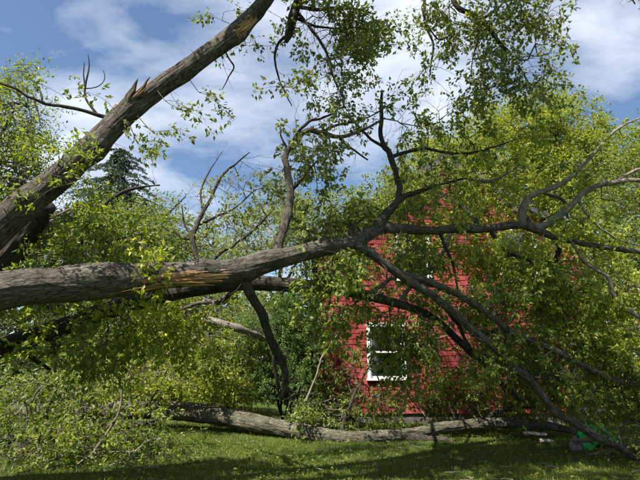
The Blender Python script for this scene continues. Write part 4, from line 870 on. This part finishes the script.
log.limb('branch', [(160, 402, 12, 5), (158, 375, 11.6, 4), (175, 350, 11.2, 3), (200, 335, 11, 1.5)], 'bark_pale')
spray(log, [(340, 405, 12.0, 26, 12, .5, 26), (318, 375, 12.0, 10, 22, .4, 20), (375, 402, 12.0, 28, 12, .5, 30), (420, 398, 12.1, 32, 14, .5, 40), (470, 396, 12.1, 34, 16, .6, 50), (350, 360, 12, 14, 20, .4, 22), (520, 400, 11.8, 30, 24, .6, 66), (330, 338, 11.8, 12, 12, .4, 10), (445, 385, 12, 14, 12, .4, 14)],
      leaf=.085, per=12, mat='leaf', clump=.42, spread=.10, droop=.6, tone=-.06)
spray(log, [(110, 370, 11.2, 32, 28, .6, 90, 'leaf_yellow'), (150, 365, 11.3, 26, 24, .6, 66, 'leaf_yellow'), (60, 380, 11.6, 30, 22, .6, 56), (175, 385, 11.4, 26, 16, .5, 44, 'leaf_yellow'), (20, 395, 11.8, 30, 18, .6, 46), (185, 350, 11.2, 20, 18, .5, 36), (300, 415, 10.9, 20, 8, .3, 16), (215, 355, 11.6, 26, 20, .5, 50), (245, 345, 12.0, 18, 18, .4, 34), (225, 385, 12.0, 30, 12, .4, 46, 'leaf_yellow'), (205, 335, 11.6, 26, 12, .4, 34, 'leaf_yellow')],
      leaf=.095, per=12, mat='leaf', clump=.44, spread=.10, droop=.5, tone=-.02)
tag(log.limb('branch', [(190, 321, 11.2, 6), (213, 322, 11.2, 8), (235, 328, 11.2, 8), (254, 334, 11.5, 6.5), (270, 342, 12.2, 5), (283, 362, 12.8, 4), (286, 405, 12.9, 4)], 'bark_pale')[0])

spray(log, [(330, 390, 12.6, 14, 22, .4, 26, 'leaf_dark'), (358, 395, 12.5, 18, 14, .4, 22), (390, 402, 12.2, 26, 18, .5, 56), (440, 402, 12.4, 30, 18, .5, 66), (500, 400, 12.4, 36, 22, .5, 90), (550, 400, 12.4, 30, 26, .6, 80), (330, 415, 11.8, 24, 14, .4, 40), (415, 375, 12.2, 12, 22, .4, 26)],
      leaf=.085, per=12, mat='leaf', clump=.38, spread=.10, droop=.5, tone=-.05)

# ------------------------------------------------------------------ brush in the lower left corner
brush = Tree('fallen_bough', 'tangled bough with bare pale twigs in the lower left corner of the lawn', 'bough')
brush.limb('branch', [(-60, 452, 8.4, 10), (0, 440, 8.6, 9), (50, 442, 8.7, 7), (95, 436, 8.8, 5.5), (135, 425, 9, 4), (165, 418, 9.2, 2)], 'bark_dark')
for pts in ([(12, 482, 7.6, 1.4), (14, 462, 7.8, 1.6), (24, 446, 8.0, 1.6), (38, 440, 8.3, 1.4)], [(30, 450, 8.3, 1.4), (45, 462, 8, 1.3), (60, 478, 7.7, 1.0)],
            [(52, 481, 7.6, 1.8), (72, 470, 7.8, 2), (92, 455, 8.0, 2.2), (104, 438, 8.3, 2), (112, 424, 8.5, 1.4)], [(118, 484, 7.5, 1.6), (124, 468, 7.7, 1.8), (134, 452, 7.9, 1.8), (148, 440, 8.2, 1.4)],
            [(70, 442, 8.7, 3), (76, 420, 8.7, 2.4), (82, 395, 8.6, 2), (86, 368, 8.5, 1.4)], [(100, 436, 8.8, 2.6), (120, 412, 8.8, 2.2), (124, 388, 8.8, 1.8), (132, 365, 8.8, 1)], [(20, 442, 8.6, 3), (28, 415, 8.4, 2.4), (22, 392, 8.3, 1.6)], [(40, 442, 8.6, 2), (32, 405, 8.4, 2), (48, 380, 8.3, 1.2)], [(95, 480, 7.7, 1.4), (108, 465, 8, 1.6), (128, 462, 8.2, 1.2)]):
    brush.limb('twig', pts, 'bark_pale')
for pts in ([(95, 436, 8.8, 3), (112, 405, 9.2, 2.6), (120, 370, 9.4, 2)], [(135, 425, 9.0, 3), (155, 395, 9.4, 2.4), (170, 365, 9.6, 1.6)], [(40, 442, 8.7, 3), (52, 400, 9.0, 2.4), (62, 368, 9.2, 1.6)]):
    brush.limb('twig', pts, 'bark_dark')
spray(brush, [(35, 455, 7.8, 34, 12, .3, 40), (75, 455, 8.0, 34, 12, .3, 36, 'leaf_yellow'), (15, 480, 7.4, 40, 12, .3, 40), (90, 476, 7.6, 44, 10, .3, 40), (150, 462, 8.2, 30, 10, .3, 24), (115, 372, 9.4, 36, 18, .4, 40, 'leaf_yellow'), (165, 372, 9.6, 30, 20, .4, 36, 'leaf_yellow'), (60, 372, 9.2, 34, 16, .4, 30), (15, 385, 9.0, 26, 16, .4, 26), (70, 390, 8.9, 44, 10, .4, 20), (140, 390, 9.2, 34, 12, .4, 22, 'leaf_yellow'), (20, 465, 7.9, 40, 14, .35, 34), (110, 455, 8.3, 40, 14, .35, 36), (60, 425, 8.8, 40, 8, .4, 16), (150, 420, 9.2, 26, 8, .35, 12), (10, 440, 8.2, 30, 14, .35, 26), (30, 440, 8.3, 40, 22, .4, 56), (85, 438, 8.5, 40, 20, .4, 60), (135, 432, 8.9, 30, 16, .35, 36), (50, 462, 8.0, 44, 12, .35, 36), (10, 415, 8.5, 24, 16, .35, 28), (80, 405, 8.7, 22, 10, .35, 10), (165, 440, 8.8, 16, 10, .3, 12)], leaf=.088, per=10, mat='leaf', clump=.42, spread=.08, droop=.5, bare=.12, tone=-.06)
br2 = Tree('fallen_bough', 'leafy bough lying on the grass in the lower right corner', 'bough')
br2.limb('branch', [(700, 440, 9.2, 7), (640, 446, 9.2, 6), (605, 452, 9.2, 5), (575, 458, 9.2, 4), (545, 462, 9.3, 2)], 'bark_pale')
br2.limb('branch', [(640, 428, 9.6, 5), (615, 432, 9.5, 5), (590, 440, 9.4, 4), (575, 440, 9.3, 2)], 'bark_pale')
spray(br2, [(548, 446, 9.8, 20, 8, .3, 22), (575, 462, 8.9, 30, 10, .4, 40), (640, 470, 8.4, 40, 16, .4, 50, 'leaf_yellow'), (600, 458, 9.1, 34, 12, .5, 62, 'leaf_yellow'), (640, 450, 9.1, 34, 18, .5, 60), (565, 455, 9.4, 22, 9, .4, 26), (625, 470, 8.6, 34, 10, .4, 46)], leaf=.08, per=11, mat='leaf', clump=.4, spread=.09, droop=.4)

# ------------------------------------------------------------------ small things on the grass
def crumple(name, label, cat, px, py, Y, sx, sy, h, mat, seed):
    n = 40; u = np.linspace(-1, 1, n); U, W = np.meshgrid(u, u, indexing='ij'); R = np.random.default_rng(seed)
    c = P(px, py, Y); q = np.stack([U*2.1, W*2.1, U*0+seed], -1).reshape(-1, 3)
    e = np.clip(1.15-np.sqrt(U**2+W**2), 0, 1).reshape(-1)
    fold = np.abs(vnoise(q*1.1, seed)-.5)*1.3+np.abs(vnoise(q*2.7, seed+1)-.5)*.6+vnoise(q*6, seed+2)*.12
    V = np.stack([c[0]+U.reshape(-1)*sx*(1+.25*(vnoise(q*.9, seed+4)-.5)), c[1]+W.reshape(-1)*sy, ground_z(c[0], c[1])+.03+h*(fold*.75+.35)*np.sqrt(e)], -1)
    i = np.arange(n-1)[:, None]*n+np.arange(n-1)[None]
    o = mobj(name, V, np.stack([i, i+n, i+n+1, i+1], -1).reshape(-1, 4), M[mat])
    md = o.modifiers.new('thickness', 'SOLIDIFY'); md.thickness = .006
    return tag(o, label, cat)
crumple('plastic_tarp', 'crumpled bright green plastic tarp lying on the grass at the right', 'tarp', 595, 436, 9.9, .34, .30, .66, 'tarp', 3)
def stone(label, px, py, Y, r, sq, seed):
    import bmesh
    bm = bmesh.new(); bmesh.ops.create_icosphere(bm, subdivisions=4, radius=1)
    co = np.array([v.co for v in bm.verts]); k = 1+.45*(vnoise(co*1.6+seed, seed)-.5)+.14*(vnoise(co*5+seed, seed+1)-.5)
    c = P(px, py, Y)
    for v, q in zip(bm.verts, co*k[:, None]): v.co = (c[0]+q[0]*r, c[1]+q[1]*r*.9, float(ground_z(c[0], c[1]))+r*sq*.7+q[2]*r*sq)
    me = bpy.data.meshes.new('stone'); bm.to_mesh(me); bm.free(); me.materials.append(M['stone'])
    for p in me.polygons: p.use_smooth = True
    return tag(link(bpy.data.objects.new('stone', me)), label, 'stone')
stone('rounded grey stone beside the green tarp', 577, 448, 9.6, .12, 1.2, 2)
def strip(label, px, py, Y, L, w, rz, rx, seed):  # thin pale strips, put in for pale patches of unknown nature
    c = P(px, py, Y); R = np.random.default_rng(seed); n = 12
    V = []
    for i in range(n+1):
        x = (i/n-.5)*L; j = R.normal(0, .004) + (R.normal(0, .03) if i in (0, n) else 0)
        for a, b in ((-1, 0), (1, 0), (1, 1), (-1, 1)): V.append((x+j*a, a*w/2*(1+R.normal(0, .03)), b*.022+.01*math.sin(i*.5)))
    F = [[0, 1, 2, 3], [4*n+3, 4*n+2, 4*n+1, 4*n]]+[[4*r+j, 4*r+4+j, 4*r+4+(j+1) % 4, 4*r+(j+1) % 4] for r in range(n) for j in range(4)]
    o = mobj('strip', V, np.array(F), M['strip'], smooth=False); o.rotation_euler = (rx, 0, rz); o.location = (c[0], c[1], max(c[2], float(ground_z(c[0], c[1]))+.05))
    return tag(o, label, 'strip', 'pale strips by the log')
strip('short pale strip lying flat left of the grey stone', 546, 441, 10.6, .32, .10, .35, .45, 1)
strip('narrow pale strip lying nearest the ground log', 535, 434, 11.0, .45, .08, -.2, .5, 2)
strip('light tan board end poking out above the green tarp', 590, 410, 10.9, .5, .10, .05, .7, 3)

for k, (t_, ev, ln_) in enumerate(((lean, .40, .55), (fall, .30, .6), (stem2, .4, .5), (up, .2, .5), (bare, .25, .5), (log, .35, .6), (brush, .18, .5), (br2, .3, .4))):
    bare_twigs(t_, ev, ln_, 'twig' if k not in (4, 6) else 'twig_pale', seed=k)
def litter():
    R = np.random.default_rng(9); n = 6000; y = 6.8+7*R.random(n)**1.1; x = (R.random(n)*2-1)*(.5+.72*y)
    k = vnoise(np.stack([x*1.2, y*1.2, x*0], -1), 21) > .46; x, y = x[k], y[k]; n = len(x)
    d = R.normal(0, 1, (n, 3)); d[:, 2] *= .25
    o = leaf_mesh('leaf_litter', np.stack([x, y, ground_z(x, y)+R.uniform(.03, .075, n)], -1), d, .062, 'leaf', None, R.normal(.28, .22, n), R=R, up=1.2)
    tag(o, 'loose green leaves strewn over the lawn', 'leaves')
litter()

def twig_litter():
    R = np.random.default_rng(31); n = 420; y = 7+6*R.random(n); x = (R.random(n)*2-1)*(.5+.7*y); z = ground_z(x, y)+.035
    a = R.uniform(0, 6.28, n); L = R.uniform(.04, .22, n); p = np.stack([x, y, z], -1); d = np.stack([np.cos(a)*L, np.sin(a)*L, R.normal(0, .02, n)], -1)
    r = R.uniform(.002, .006, (n, 1)); m = p+d*.5+R.normal(0, .012, (n, 3))
    o = twig_mesh('twig_litter', np.vstack([np.hstack([p, r, m, r*.9]), np.hstack([m, r*.9, p+d, r*.6])]), 'twig_pale', None)
    tag(o, 'broken twigs and bark bits strewn over the lawn', 'twigs')
twig_litter()
